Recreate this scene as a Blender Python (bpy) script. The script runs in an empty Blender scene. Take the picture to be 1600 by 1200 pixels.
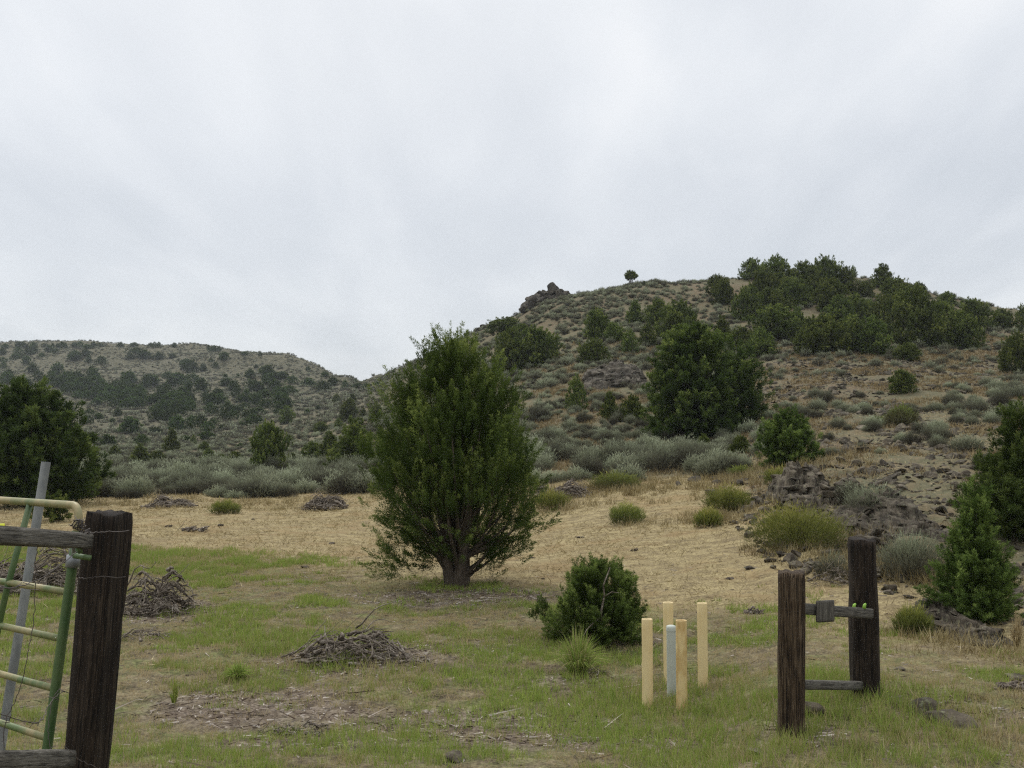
import bpy, math, random
import numpy as np
from mathutils import Vector, Matrix
random.seed(7)
RS = np.random.RandomState(11)
R = math.radians
SC = bpy.context.scene
COL = SC.collection

# ------------------------------------------------------------------ camera, sky, sun, exposure
F = 1600.0
PITCH = math.atan(90 / F)
cam = bpy.data.cameras.new('camera'); cam.lens = 36; cam.sensor_width = 36
cam.clip_start = 0.05; cam.clip_end = 20000
co = bpy.data.objects.new('camera', cam); COL.objects.link(co)
co.location = (0, 0, 0); co.rotation_euler = (R(90) + PITCH, 0, 0)
SC.camera = co
SUN_AZ, SUN_EL = R(-28), R(56)          # azimuth from +Y, negative to the left
sdir = Vector((math.sin(SUN_AZ) * math.cos(SUN_EL), math.cos(SUN_AZ) * math.cos(SUN_EL), math.sin(SUN_EL)))
sl = bpy.data.lights.new('sun', 'SUN'); sl.energy = 1.5; sl.angle = R(11); sl.color = (1, .96, .9)
so = bpy.data.objects.new('sun', sl); COL.objects.link(so)
so.rotation_euler = sdir.to_track_quat('Z', 'Y').to_euler()
SC.view_settings.view_transform = 'Standard'; SC.view_settings.look = 'None'
SC.view_settings.exposure = 0.15; SC.view_settings.gamma = 1
SC.cycles.max_bounces = 5; SC.cycles.diffuse_bounces = 3; SC.cycles.transparent_max_bounces = 4
SC.cycles.volume_bounces = 0
SC.cycles.use_denoising = False; SC.cycles.filter_width = 1.25

W = bpy.data.worlds.new('World'); SC.world = W; W.use_nodes = True
nt = W.node_tree; nt.nodes.clear()
def N(t, typ, **kw):
    n = t.nodes.new(typ)
    for k, v in kw.items():
        if k in ('inp',):
            for a, b in v.items(): n.inputs[a].default_value = b
        else: setattr(n, k, v)
    return n
def L(t, a, b): t.links.new(a, b)
def math_n(t, op, a, b=None, clamp=False):
    n = t.nodes.new('ShaderNodeMath'); n.operation = op; n.use_clamp = clamp
    for i, s in enumerate((a, b)):
        if s is None: continue
        if isinstance(s, (int, float)): n.inputs[i].default_value = s
        else: L(t, s, n.inputs[i])
    return n.outputs[0]
def ramp(t, fac, stops, interp='LINEAR'):
    n = t.nodes.new('ShaderNodeValToRGB'); n.color_ramp.interpolation = interp
    e = n.color_ramp.elements
    while len(e) < len(stops): e.new(0.5)
    for i, (p, c) in enumerate(stops):
        e[i].position = p; e[i].color = (c[0], c[1], c[2], 1) if not isinstance(c, (int, float)) else (c, c, c, 1)
    L(t, fac, n.inputs[0]); return n.outputs[0]
def mixc(t, fac, a, b, blend='MIX'):
    n = t.nodes.new('ShaderNodeMix'); n.data_type = 'RGBA'; n.blend_type = blend
    for s, i in ((fac, 0), (a, 6), (b, 7)):
        if isinstance(s, (int, float)): n.inputs[i].default_value = s
        elif isinstance(s, tuple): n.inputs[i].default_value = (*s, 1) if len(s) == 3 else s
        else: L(t, s, n.inputs[i])
    return n.outputs[2]
def noise(t, vec, scale, detail=4, rough=.55, dist=0):
    n = t.nodes.new('ShaderNodeTexNoise'); n.inputs['Scale'].default_value = scale
    n.inputs['Detail'].default_value = detail; n.inputs['Roughness'].default_value = rough; n.inputs['Distortion'].default_value = dist
    if vec is not None: L(t, vec, n.inputs['Vector'])
    return n.outputs['Fac']

tc = N(nt, 'ShaderNodeTexCoord')
sky = N(nt, 'ShaderNodeTexSky'); sky.sky_type = 'NISHITA'; sky.sun_disc = False
sky.sun_elevation = SUN_EL; sky.sun_rotation = SUN_AZ
bg1 = N(nt, 'ShaderNodeBackground'); bg1.inputs[1].default_value = .09; L(nt, sky.outputs[0], bg1.inputs[0])
# cloud deck: project the direction on a flat layer
sep = N(nt, 'ShaderNodeSeparateXYZ'); L(nt, tc.outputs['Generated'], sep.inputs[0])
zz = math_n(nt, 'ADD', math_n(nt, 'MAXIMUM', sep.outputs[2], 0.0), 0.22)
cx = math_n(nt, 'DIVIDE', sep.outputs[0], zz); cy = math_n(nt, 'DIVIDE', sep.outputs[1], zz)
cmb = N(nt, 'ShaderNodeCombineXYZ'); L(nt, cx, cmb.inputs[0]); L(nt, cy, cmb.inputs[1])
mp = N(nt, 'ShaderNodeMapping'); L(nt, cmb.outputs[0], mp.inputs[0]); mp.inputs['Rotation'].default_value = (0, 0, R(-40)); mp.inputs['Scale'].default_value = (1.5, .6, 1)
n1 = noise(nt, mp.outputs[0], 1.3, 6, .5, .4)
n2 = noise(nt, cmb.outputs[0], .75, 3, .5, .2)
n3 = noise(nt, mp.outputs[0], 4.5, 5, .55, .6)
cl = math_n(nt, 'ADD', math_n(nt, 'MULTIPLY', n1, .5), math_n(nt, 'ADD', math_n(nt, 'MULTIPLY', n2, .42), math_n(nt, 'MULTIPLY', n3, .08)))
ccol = ramp(nt, cl, [(.37, (.60, .635, .68)), (.46, (.68, .71, .75)), (.54, (.775, .80, .83)), (.63, (.89, .90, .91))])
# brightening of the thin cloud towards the sun
dotn = N(nt, 'ShaderNodeVectorMath'); dotn.operation = 'DOT_PRODUCT'; L(nt, tc.outputs['Generated'], dotn.inputs[0])
gd = Vector((math.sin(R(-9)) * math.cos(R(34)), math.cos(R(-9)) * math.cos(R(34)), math.sin(R(34))))
dotn.inputs[1].default_value = gd
gl = ramp(nt, dotn.outputs['Value'], [(.80, 0.0), (.93, .10), (.975, .26), (1.0, .42)], 'EASE')
ccol2 = mixc(nt, gl, ccol, (1.0, .995, .97))
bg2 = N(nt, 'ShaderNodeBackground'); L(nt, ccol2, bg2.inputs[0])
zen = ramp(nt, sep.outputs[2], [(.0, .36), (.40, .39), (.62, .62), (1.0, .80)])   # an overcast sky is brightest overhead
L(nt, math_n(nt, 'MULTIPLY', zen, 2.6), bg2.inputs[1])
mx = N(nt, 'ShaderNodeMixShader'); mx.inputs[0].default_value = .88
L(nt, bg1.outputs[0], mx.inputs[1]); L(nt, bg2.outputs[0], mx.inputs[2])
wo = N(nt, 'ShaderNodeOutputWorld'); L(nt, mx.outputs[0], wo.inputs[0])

# ------------------------------------------------------------------ numeric helpers
def h2(ix, iy, s):
    n = (ix.astype(np.int64) * 374761393 + iy.astype(np.int64) * 668265263 + s * 974634777) & 0xffffffff
    n = ((n ^ (n >> 13)) * 1274126177) & 0xffffffff
    n = n ^ (n >> 16)
    return (n & 0xffffff) / float(0xffffff)
def vnoise(x, y, s=0):
    x = np.asarray(x, float); y = np.asarray(y, float)
    ix = np.floor(x); iy = np.floor(y); fx = x - ix; fy = y - iy
    fx = fx * fx * (3 - 2 * fx); fy = fy * fy * (3 - 2 * fy)
    a = h2(ix, iy, s); b = h2(ix + 1, iy, s); c = h2(ix, iy + 1, s); d = h2(ix + 1, iy + 1, s)
    return (a * (1 - fx) + b * fx) * (1 - fy) + (c * (1 - fx) + d * fx) * fy
def fbm(x, y, s=0, o=4):
    r = 0; a = .5; t = 0
    for i in range(o):
        r = r + a * vnoise(np.asarray(x) * 2 ** i, np.asarray(y) * 2 ** i, s + i); t += a; a *= .5
    return r / t
def sst(a, b, x):
    t = np.clip((x - a) / (b - a), 0, 1); return t * t * (3 - 2 * t)

cp, sp_ = math.cos(PITCH), math.sin(PITCH)
def ray(u, v):
    a = (u - 800) / F; b = (600 - v) / F
    return np.array((a, cp - b * sp_, sp_ + b * cp))
def P(u, v, Y):
    d = ray(u, v); return Vector(d * (Y / d[1]))
def proj(x, y, z):                       # world -> reference pixel, used only to rank and to thin out what is never seen
    f = y * cp + z * sp_; up = -y * sp_ + z * cp
    return 800 + F * x / f, 600 - F * up / f

# ------------------------------------------------------------------ terrain
# each column: bearing u, then (distance, elevation given as picture row) for matching stations
def zr(v, Y): d = ray(800, v); return d[2] / d[1] * Y
NEAR = [(0, -1.62), (5, -1.85), (8.4, -2.10)]
COLS = {
 -900: [(14,-2.1),(22,-2.1),(35,785),(60,745),(110,715),(180,690),(270,640),(400,575),(520,545),(640,580)],
 0:    [(14,-2.1),(22,-2.1),(35,785),(60,745),(110,713),(180,688),(270,635),(400,572),(520,541),(640,575)],
 300:  [(14,-2.1),(22,-2.1),(35,784),(55,750),(100,714),(160,690),(250,636),(370,578),(480,541),(600,575)],
 420:  [(14,-2.1),(22,-2.1),(35,783),(50,754),(80,722),(130,694),(220,644),(340,590),(450,556),(560,590)],
 500:  [(14,-2.1),(22,-2.1),(34,783),(48,755),(70,726),(110,694),(190,650),(300,608),(410,582),(520,620)],
 560:  [(14,-2.1),(22,-2.1),(33,782),(46,754),(62,726),(90,694),(140,658),(220,622),(320,599),(420,640)],
 620:  [(14,-2.1),(22,-2.1),(32,780),(42,752),(54,724),(76,690),(112,645),(165,604),(240,578),(320,620)],
 680:  [(14,-2.1),(22,-2.1),(30,778),(39,750),(50,720),(66,684),(92,635),(130,590),(185,558),(250,600)],
 740:  [(14,-2.1),(21,-2.05),(29,775),(37,748),(47,712),(60,672),(80,620),(112,565),(158,523),(220,570)],
 800:  [(14,-2.1),(20,-2.02),(28,772),(35,745),(44,708),(56,662),(76,605),(105,548),(145,498),(210,540)],
 850:  [(13,-2.1),(20,-2.0),(28,768),(34,744),(43,706),(55,656),(73,598),(100,532),(136,474),(200,520)],
 900:  [(13,-2.1),(20,-1.9),(28,764),(33,742),(42,704),(55,650),(72,590),(98,520),(130,460),(200,500)],
 985:  [(13,-2.1),(19,-1.8),(28,760),(33,738),(41,702),(54,645),(70,588),(96,515),(130,447),(200,490)],
 1100: [(12.5,-2.05),(18,-1.75),(26,762),(32,735),(40,703),(52,655),(70,590),(98,512),(130,440),(200,480)],
 1200: [(12,-2.0),(16,-1.75),(21,775),(27,730),(36,690),(50,635),(70,575),(98,500),(130,434),(200,480)],
 1300: [(11,-1.98),(14,-1.78),(18,808),(22,745),(32,690),(48,630),(70,565),(98,495),(130,432),(200,480)],
 1400: [(10.5,-1.98),(14,-1.75),(17.5,812),(22,745),(32,690),(48,628),(70,565),(98,500),(128,444),(200,490)],
 1480: [(10,-1.98),(13.5,-1.75),(17.5,805),(22,742),(32,688),(48,628),(70,570),(95,515),(125,468),(200,510)],
 1600: [(9.5,-1.95),(13.5,-1.7),(17.5,800),(22,738),(32,685),(48,630),(68,580),(92,530),(120,490),(200,540)],
 2400: [(9.5,-1.9),(13.5,-1.6),(17.5,795),(22,740),(32,690),(48,650),(68,610),(92,580),(120,560),(200,600)],
}
CU = np.array(sorted(COLS), float)
ST = np.zeros((len(CU), len(NEAR) + 10 + 1, 2))
for i, u in enumerate(CU):
    s = [(a, (b if u < 1150 or a != 8.4 else -1.93)) for a, b in NEAR] + [(Y, (v if v < 0 else zr(v, Y))) for Y, v in COLS[int(u)]]
    s.append((max(1500, s[-1][0] * 3), s[-1][1] - 8)); ST[i] = s
UG = np.arange(-900, 2401, 10.0)
STG = np.zeros((len(UG), ST.shape[1], 2))
for k in range(ST.shape[1]):
    for c in range(2):
        g = np.interp(UG, CU, ST[:, k, c])
        kk = np.array([1, 2, 3, 2, 1.]) / 9
        gp = np.pad(g, 2, mode='edge'); STG[:, k, c] = np.convolve(gp, kk, 'valid')
YG = np.concatenate([[0], np.geomspace(1, 4500, 900)])
ZT = np.zeros((len(UG), len(YG)))
for i in range(len(UG)):
    ys = STG[i, :, 0]; zs = STG[i, :, 1]
    m = np.gradient(zs, ys)              # cubic Hermite through the stations
    for k in range(1, len(ys) - 1):
        d0 = (zs[k] - zs[k-1]) / (ys[k] - ys[k-1]); d1 = (zs[k+1] - zs[k]) / (ys[k+1] - ys[k])
        m[k] = 0 if d0 * d1 <= 0 else 2 * d0 * d1 / (d0 + d1)
    yq = np.minimum(YG, ys[-1] - .01); j = np.clip(np.searchsorted(ys, yq, 'right') - 1, 0, len(ys) - 2)
    h = ys[j+1] - ys[j]; t = (yq - ys[j]) / h
    ZT[i] = (2*t**3-3*t**2+1)*zs[j] + (t**3-2*t**2+t)*h*m[j] + (-2*t**3+3*t**2)*zs[j+1] + (t**3-t**2)*h*m[j+1]
LY = np.log(np.maximum(YG, .5))
THM = math.atan(1600 / F)
def uy(x, y):
    x = np.asarray(x, float); y = np.asarray(y, float)
    th = np.clip(np.arctan2(x, y), -THM, THM); r = np.hypot(x, y)
    return 800 + F * np.tan(th), r * np.cos(th)
def base_z(x, y):
    u, Y = uy(x, y)
    fi = np.clip((u - UG[0]) / 10, 0, len(UG) - 1.001); i = fi.astype(int); fu = fi - i
    fj = np.interp(np.log(np.maximum(Y, .5)), LY, np.arange(len(YG))); fj = np.minimum(fj, len(YG) - 1.001); j = fj.astype(int); fv = fj - j
    return (ZT[i, j]*(1-fv)+ZT[i, j+1]*fv)*(1-fu) + (ZT[i+1, j]*(1-fv)+ZT[i+1, j+1]*fv)*fu
def gz(x, y):
    z = base_z(x, y); u, Y = uy(x, y)
    hill = sst(20, 60, Y)
    z = z + (fbm(x * .9, y * .9, 3) - .5) * (.10 + .10 * hill) * sst(2, 6, Y)
    z = z + (fbm(x * .17, y * .17, 9) - .5) * 1.1 * hill
    z = z + (fbm(x * .028, y * .028, 21) - .5) * 9 * sst(130, 280, Y) * (1 - .6 * sst(.93, 1.0, Y / np.interp(u, UG, STG[:, 11, 0])))
    z = z + (fbm(x * 5, y * 5, 31, 3) - .5) * (.045 - .03 * sst(13, 18, Y) * (1 - hill))
    r = sst(1150, 1290, u) * (sst(12, 15, Y)) * (1 - sst(24, 32, Y))       # broken rocky foot of the slope
    z = z + (fbm(x * 1.8, y * 1.8, 41) - .5) * .35 * r
    return z
def at(u, v, y0=3.0):
    d = ray(u, v); Y = np.geomspace(y0, 900, 6000)
    x = d[0] / d[1] * Y; z = d[2] / d[1] * Y
    g = gz(x, Y); k = np.nonzero(z <= g)[0]
    if len(k) == 0:
        k = int(np.argmin(z[:] - g))     # just above a crest: stand on it
    else: k = int(k[0])
    return Vector((x[k], Y[k], g[k]))

# ------------------------------------------------------------------ mesh helpers
def mesh_np(name, V, faces, tint=None, smooth=False):
    """faces: list of int arrays (n,3) or (n,4)"""
    me = bpy.data.meshes.new(name)
    V = np.asarray(V, np.float32); me.vertices.add(len(V)); me.vertices.foreach_set('co', V.ravel())
    faces = [np.asarray(f, np.int32) for f in faces if len(f)]
    tot = sum(f.size for f in faces); nf = sum(len(f) for f in faces)
    me.loops.add(tot); me.loops.foreach_set('vertex_index', np.concatenate([f.ravel() for f in faces]))
    me.polygons.add(nf)
    ls = []; o = 0
    for f in faces:
        k = f.shape[1]; ls.append(o + np.arange(len(f)) * k); o += f.size
    me.polygons.foreach_set('loop_start', np.concatenate(ls).astype(np.int32))
    if smooth: me.polygons.foreach_set('use_smooth', np.ones(nf, bool))
    me.update(calc_edges=True)
    if tint is not None:
        a = me.attributes.new('tint', 'FLOAT', 'POINT'); a.data.foreach_set('value', np.asarray(tint, np.float32).ravel())
    return me
class MB:
    def __init__(s): s.V = []; s.n = 0; s.T = []; s.Q = []; s.t = []; s.G = []
    def add(s, V, tri=None, quad=None, tint=0.5):
        V = np.asarray(V, float).reshape(-1, 3)
        if tri is not None and len(tri): s.T.append(np.asarray(tri) + s.n)
        if quad is not None and len(quad): s.Q.append(np.asarray(quad) + s.n)
        s.V.append(V); s.t.append(np.broadcast_to(np.asarray(tint, float), (len(V),))); s.n += len(V)
    def mesh(s, name, smooth=False):
        f = []
        if s.T: f.append(np.concatenate(s.T))
        if s.Q: f.append(np.concatenate(s.Q))
        me = mesh_np(name, np.concatenate(s.V), f, np.concatenate(s.t), smooth)
        if s.G:
            a = me.attributes.new('grain', 'FLOAT_VECTOR', 'POINT'); a.data.foreach_set('vector', np.concatenate(s.G).astype(np.float32).ravel())
        return me
    def obj(s, name, m, parent=None, smooth=False): return mkobj(name, s.mesh(name, smooth), m, parent)
def mkobj(name, me, m, parent=None):
    if m is not None and not me.materials: me.materials.append(m)
    o = bpy.data.objects.new(name, me); COL.objects.link(o)
    if parent is not None: o.parent = parent
    return o
def empty(name, loc, rz=0):
    o = bpy.data.objects.new(name, None); COL.objects.link(o); o.location = loc; o.rotation_euler = (0, 0, rz)
    o.empty_display_size = .1; return o
def tag(o, label=None, cat=None, group=None, kind=None):
    if label: o['label'] = label
    if cat: o['category'] = cat
    if group: o['group'] = group
    if kind: o['kind'] = kind
    return o
def tube(mb, pts, rad, sides=6, tint=.5, cap=True, jit=0):
    pts = np.asarray(pts, float); n = len(pts); rad = np.broadcast_to(np.asarray(rad, float), (n,))
    tg = np.gradient(pts, axis=0); tg /= np.linalg.norm(tg, axis=1)[:, None] + 1e-9
    ref = np.array((0, 0, 1.)) if abs(tg[0][2]) < .9 else np.array((1., 0, 0))
    V = []
    a = np.cross(tg[0], ref); a /= np.linalg.norm(a)
    for i in range(n):
        a = a - tg[i] * a.dot(tg[i]); a /= np.linalg.norm(a) + 1e-9; b = np.cross(tg[i], a)
        an = np.arange(sides) * 2 * math.pi / sides
        rr = rad[i] * (1 + (RS.uniform(-jit, jit, sides) if jit else 0))
        V.append(pts[i] + (np.cos(an) * rr)[:, None] * a + (np.sin(an) * rr)[:, None] * b)
    V = np.concatenate(V); q = []
    for i in range(n - 1):
        for k in range(sides):
            k2 = (k + 1) % sides; q.append((i*sides+k, i*sides+k2, (i+1)*sides+k2, (i+1)*sides+k))
    tr = []
    if cap:
        V = np.concatenate([V, pts[:1], pts[-1:]]); c0 = n * sides; c1 = c0 + 1
        for k in range(sides):
            k2 = (k + 1) % sides; tr.append((c0, k2, k)); tr.append((c1, (n-1)*sides+k, (n-1)*sides+k2))
    mb.add(V, tr, q, tint)
def unit(a): return a / (np.linalg.norm(a, axis=-1, keepdims=True) + 1e-9)
def blades(mb, pos, dr, ln, wd, tint):
    """thin leaf triangles with a random roll"""
    n = len(pos); dr = unit(dr); rnd = unit(RS.normal(size=(n, 3))); side = unit(np.cross(dr, rnd))
    ln = np.broadcast_to(ln, (n,))[:, None]; wd = np.broadcast_to(wd, (n,))[:, None]
    V = np.stack([pos - side * wd * .5, pos + side * wd * .5, pos + dr * ln], 1).reshape(-1, 3)
    mb.add(V, np.arange(n * 3).reshape(-1, 3), None, np.repeat(np.broadcast_to(tint, (n,)), 3))

# ------------------------------------------------------------------ materials
def mat(name):
    m = bpy.data.materials.new(name); m.use_nodes = True; t = m.node_tree
    return m, t, t.nodes['Principled BSDF'], t.nodes['Material Output']
def foliage(name, stops, rough=.7, transl=.22, vary=.25):
    m, t, b, o = mat(name); t.nodes.remove(b)
    at_ = N(t, 'ShaderNodeAttribute', attribute_name='tint'); oi = N(t, 'ShaderNodeObjectInfo')
    c = ramp(t, at_.outputs['Fac'], stops)
    hv = N(t, 'ShaderNodeHueSaturation'); L(t, c, hv.inputs['Color'])
    L(t, math_n(t, 'ADD', math_n(t, 'MULTIPLY', oi.outputs['Random'], vary * 2), 1 - vary), hv.inputs['Value'])
    L(t, math_n(t, 'ADD', math_n(t, 'MULTIPLY', oi.outputs['Random'], .02), .49), hv.inputs['Hue'])
    d = N(t, 'ShaderNodeBsdfDiffuse'); tr = N(t, 'ShaderNodeBsdfTranslucent'); mxs = N(t, 'ShaderNodeMixShader')
    L(t, hv.outputs[0], d.inputs[0]); L(t, hv.outputs[0], tr.inputs[0]); mxs.inputs[0].default_value = transl
    L(t, d.outputs[0], mxs.inputs[1]); L(t, tr.outputs[0], mxs.inputs[2]); L(t, mxs.outputs[0], o.inputs[0]); return m
M = {}
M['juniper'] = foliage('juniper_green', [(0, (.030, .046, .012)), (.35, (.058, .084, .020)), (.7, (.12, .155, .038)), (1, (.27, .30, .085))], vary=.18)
M['juniper_far'] = foliage('juniper_dull_green', [(0, (.052, .074, .020)), (.5, (.115, .148, .038)), (1, (.27, .30, .08))], vary=.25)
M['juniper_dark'] = foliage('dark_juniper_green', [(0, (.028, .045, .014)), (.4, (.055, .084, .023)), (.75, (.115, .155, .042)), (1, (.20, .24, .07))], vary=.1)
M['juniper_fresh'] = foliage('fresh_juniper_green', [(0, (.042, .066, .018)), (.35, (.078, .122, .030)), (.7, (.15, .215, .054)), (1, (.28, .35, .10))], vary=.1)
M['juniper_distant'] = foliage('distant_juniper_green', [(0, (.026, .046, .012)), (.5, (.058, .092, .022)), (1, (.13, .17, .045))], vary=.28)
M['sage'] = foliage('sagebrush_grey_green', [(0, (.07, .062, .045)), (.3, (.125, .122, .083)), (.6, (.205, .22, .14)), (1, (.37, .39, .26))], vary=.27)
M['rabbit'] = foliage('rabbitbrush_yellow_green', [(0, (.13, .12, .06)), (.4, (.14, .165, .045)), (.8, (.23, .25, .06)), (1, (.36, .34, .09))], vary=.12)
M['grass'] = foliage('meadow_grass', [(0, (.44, .35, .20)), (.34, (.36, .31, .15)), (.45, (.25, .27, .07)), (.8, (.21, .30, .06)), (1, (.40, .45, .12))], transl=.3, vary=0)
M['straw'] = foliage('dry_straw', [(0, (.16, .115, .055)), (.5, (.32, .25, .13)), (1, (.58, .48, .29))], transl=.1, vary=0)
def wood(name, dark, mid, light, scale=(9, 9, .9), bump=.5, rough=.85, grain=False):
    m, t, b, o = mat(name); tcn = N(t, 'ShaderNodeTexCoord'); mpn = N(t, 'ShaderNodeMapping'); src_ = N(t, 'ShaderNodeAttribute', attribute_name='grain').outputs['Vector'] if grain else tcn.outputs['Object']; L(t, src_, mpn.inputs[0]); mpn.inputs['Scale'].default_value = scale
    g = noise(t, mpn.outputs[0], 7, 8, .68, .6); g2 = noise(t, tcn.outputs['Object'], 5, 4); g3 = noise(t, mpn.outputs[0], 26, 4, .6, .2)
    f = math_n(t, 'ADD', math_n(t, 'MULTIPLY', g, .55), math_n(t, 'ADD', math_n(t, 'MULTIPLY', g2, .2), math_n(t, 'MULTIPLY', g3, .25)))
    wc = ramp(t, f, [(.38, dark), (.5, mid), (.64, light)])
    if grain:
        mp2 = N(t, 'ShaderNodeMapping'); L(t, src_, mp2.inputs[0]); mp2.inputs['Scale'].default_value = (scale[0] * 2.4, scale[1] * 2.4, scale[2] * .9)
        ck = noise(t, mp2.outputs[0], 1.6, 3, .5, .4); cm = ramp(t, ck, [(.475, 0.), (.495, 1.), (.505, 1.), (.525, 0.)])
        wc = mixc(t, math_n(t, 'MULTIPLY', cm, .85), wc, tuple(x * .35 for x in dark)); f = math_n(t, 'SUBTRACT', f, math_n(t, 'MULTIPLY', cm, .35))
    L(t, wc, b.inputs['Base Color']); b.inputs['Roughness'].default_value = rough
    b.inputs['Specular IOR Level'].default_value = .25
    bm_ = N(t, 'ShaderNodeBump'); bm_.inputs['Strength'].default_value = bump; bm_.inputs['Distance'].default_value = .02; L(t, f, bm_.inputs['Height']); L(t, bm_.outputs[0], b.inputs['Normal']); return m
M['tie'] = wood('dark_creosoted_timber', (.007, .005, .0035), (.025, .017, .011), (.075, .054, .036), bump=.9, grain=True, scale=(14, 14, .8))
M['tie2'] = wood('brown_weathered_timber', (.018, .011, .006), (.070, .046, .026), (.19, .14, .088), bump=.9, grain=True, scale=(14, 14, .8))
M['board'] = wood('grey_weathered_board', (.045, .040, .033), (.11, .10, .083), (.22, .205, .175), scale=(22, 22, 1.2), grain=True)
M['bark'] = wood('juniper_bark', (.028, .021, .015), (.08, .062, .045), (.18, .145, .11), scale=(8, 8, 1.2))
M['dead'] = wood('bleached_dead_wood', (.028, .021, .015), (.14, .112, .085), (.42, .375, .31), scale=(5, 5, 5))
def rockmat(name, c0, c1, c2, lich, sc=1):
    m, t, b, o = mat(name); g = N(t, 'ShaderNodeNewGeometry'); oi = N(t, 'ShaderNodeObjectInfo')
    n1 = noise(t, g.outputs['Position'], 5 * sc, 6, .6); n2 = noise(t, g.outputs['Position'], 22 * sc, 5, .65)
    c = ramp(t, n1, [(.35, c0), (.5, c1), (.65, c2)])
    c = mixc(t, ramp(t, n2, [(.56, 0.), (.66, .75)]), c, lich)
    hv = N(t, 'ShaderNodeHueSaturation'); L(t, c, hv.inputs['Color']); L(t, math_n(t, 'ADD', math_n(t, 'MULTIPLY', oi.outputs['Random'], .7), .7), hv.inputs['Value'])
    L(t, hv.outputs[0], b.inputs['Base Color']); b.inputs['Roughness'].default_value = .9; b.inputs['Specular IOR Level'].default_value = .2
    bm_ = N(t, 'ShaderNodeBump'); bm_.inputs['Strength'].default_value = .8; bm_.inputs['Distance'].default_value = .03 / sc; L(t, n2, bm_.inputs['Height']); L(t, bm_.outputs[0], b.inputs['Normal']); return m
M['rock'] = rockmat('basalt', (.032, .026, .019), (.070, .057, .041), (.13, .108, .078), (.18, .18, .11))
M['rock_far'] = rockmat('far_basalt', (.034, .029, .023), (.066, .056, .043), (.11, .095, .072), (.135, .135, .095), .25)
def paint(name, col, col2, rough=.45, sc=9, metal=0, lo=.42, hi=.62):
    m, t, b, o = mat(name); tcn = N(t, 'ShaderNodeTexCoord'); mpn = N(t, 'ShaderNodeMapping'); L(t, tcn.outputs['Object'], mpn.inputs[0]); mpn.inputs['Scale'].default_value = (1, 1, .4)
    n1 = noise(t, mpn.outputs[0], sc, 6, .65); L(t, ramp(t, n1, [(lo, col), (hi, col2)]), b.inputs['Base Color'])
    b.inputs['Roughness'].default_value = rough; b.inputs['Metallic'].default_value = metal
    bm_ = N(t, 'ShaderNodeBump'); bm_.inputs['Strength'].default_value = .15; bm_.inputs['Distance'].default_value = .004; L(t, n1, bm_.inputs['Height']); L(t, bm_.outputs[0], b.inputs['Normal']); return m
M['yellow'] = paint('faded_yellow_plastic', (.72, .57, .30), (.58, .42, .18), .5, 9, lo=.45, hi=.72)
M['yellow2'] = paint('stained_yellow_plastic', (.68, .52, .25), (.42, .25, .07), .55, 12, lo=.40, hi=.66)
M['marker'] = paint('grey_green_plastic', (.45, .475, .42), (.37, .39, .34), .7, 5)
M['gate'] = paint('faded_green_gate_paint', (.045, .095, .030), (.095, .14, .05), .45, 8)
M['gate_tan'] = paint('green_paint_faded_to_tan', (.10, .145, .045), (.31, .25, .12), .5, 5, lo=.40, hi=.58)
M['galv'] = paint('galvanised_steel', (.19, .20, .205), (.30, .31, .31), .5, 14, .2)
M['wire'] = paint('rusty_wire', (.045, .035, .03), (.09, .07, .055), .6, 30)
M['dark'] = paint('painted_hole_shade', (.01, .01, .01), (.02, .018, .015), .9)  # near-black colour standing in for the shade inside open pipe tops
M['clod'] = paint('dry_dung', (.035, .024, .016), (.08, .058, .04), .95, 20)
M['ins'] = paint('lime_green_plastic', (.28, .48, .06), (.22, .40, .05), .5)
M['tagy'] = paint('yellow_tag_plastic', (.70, .72, .03), (.60, .62, .03), .5)

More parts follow.
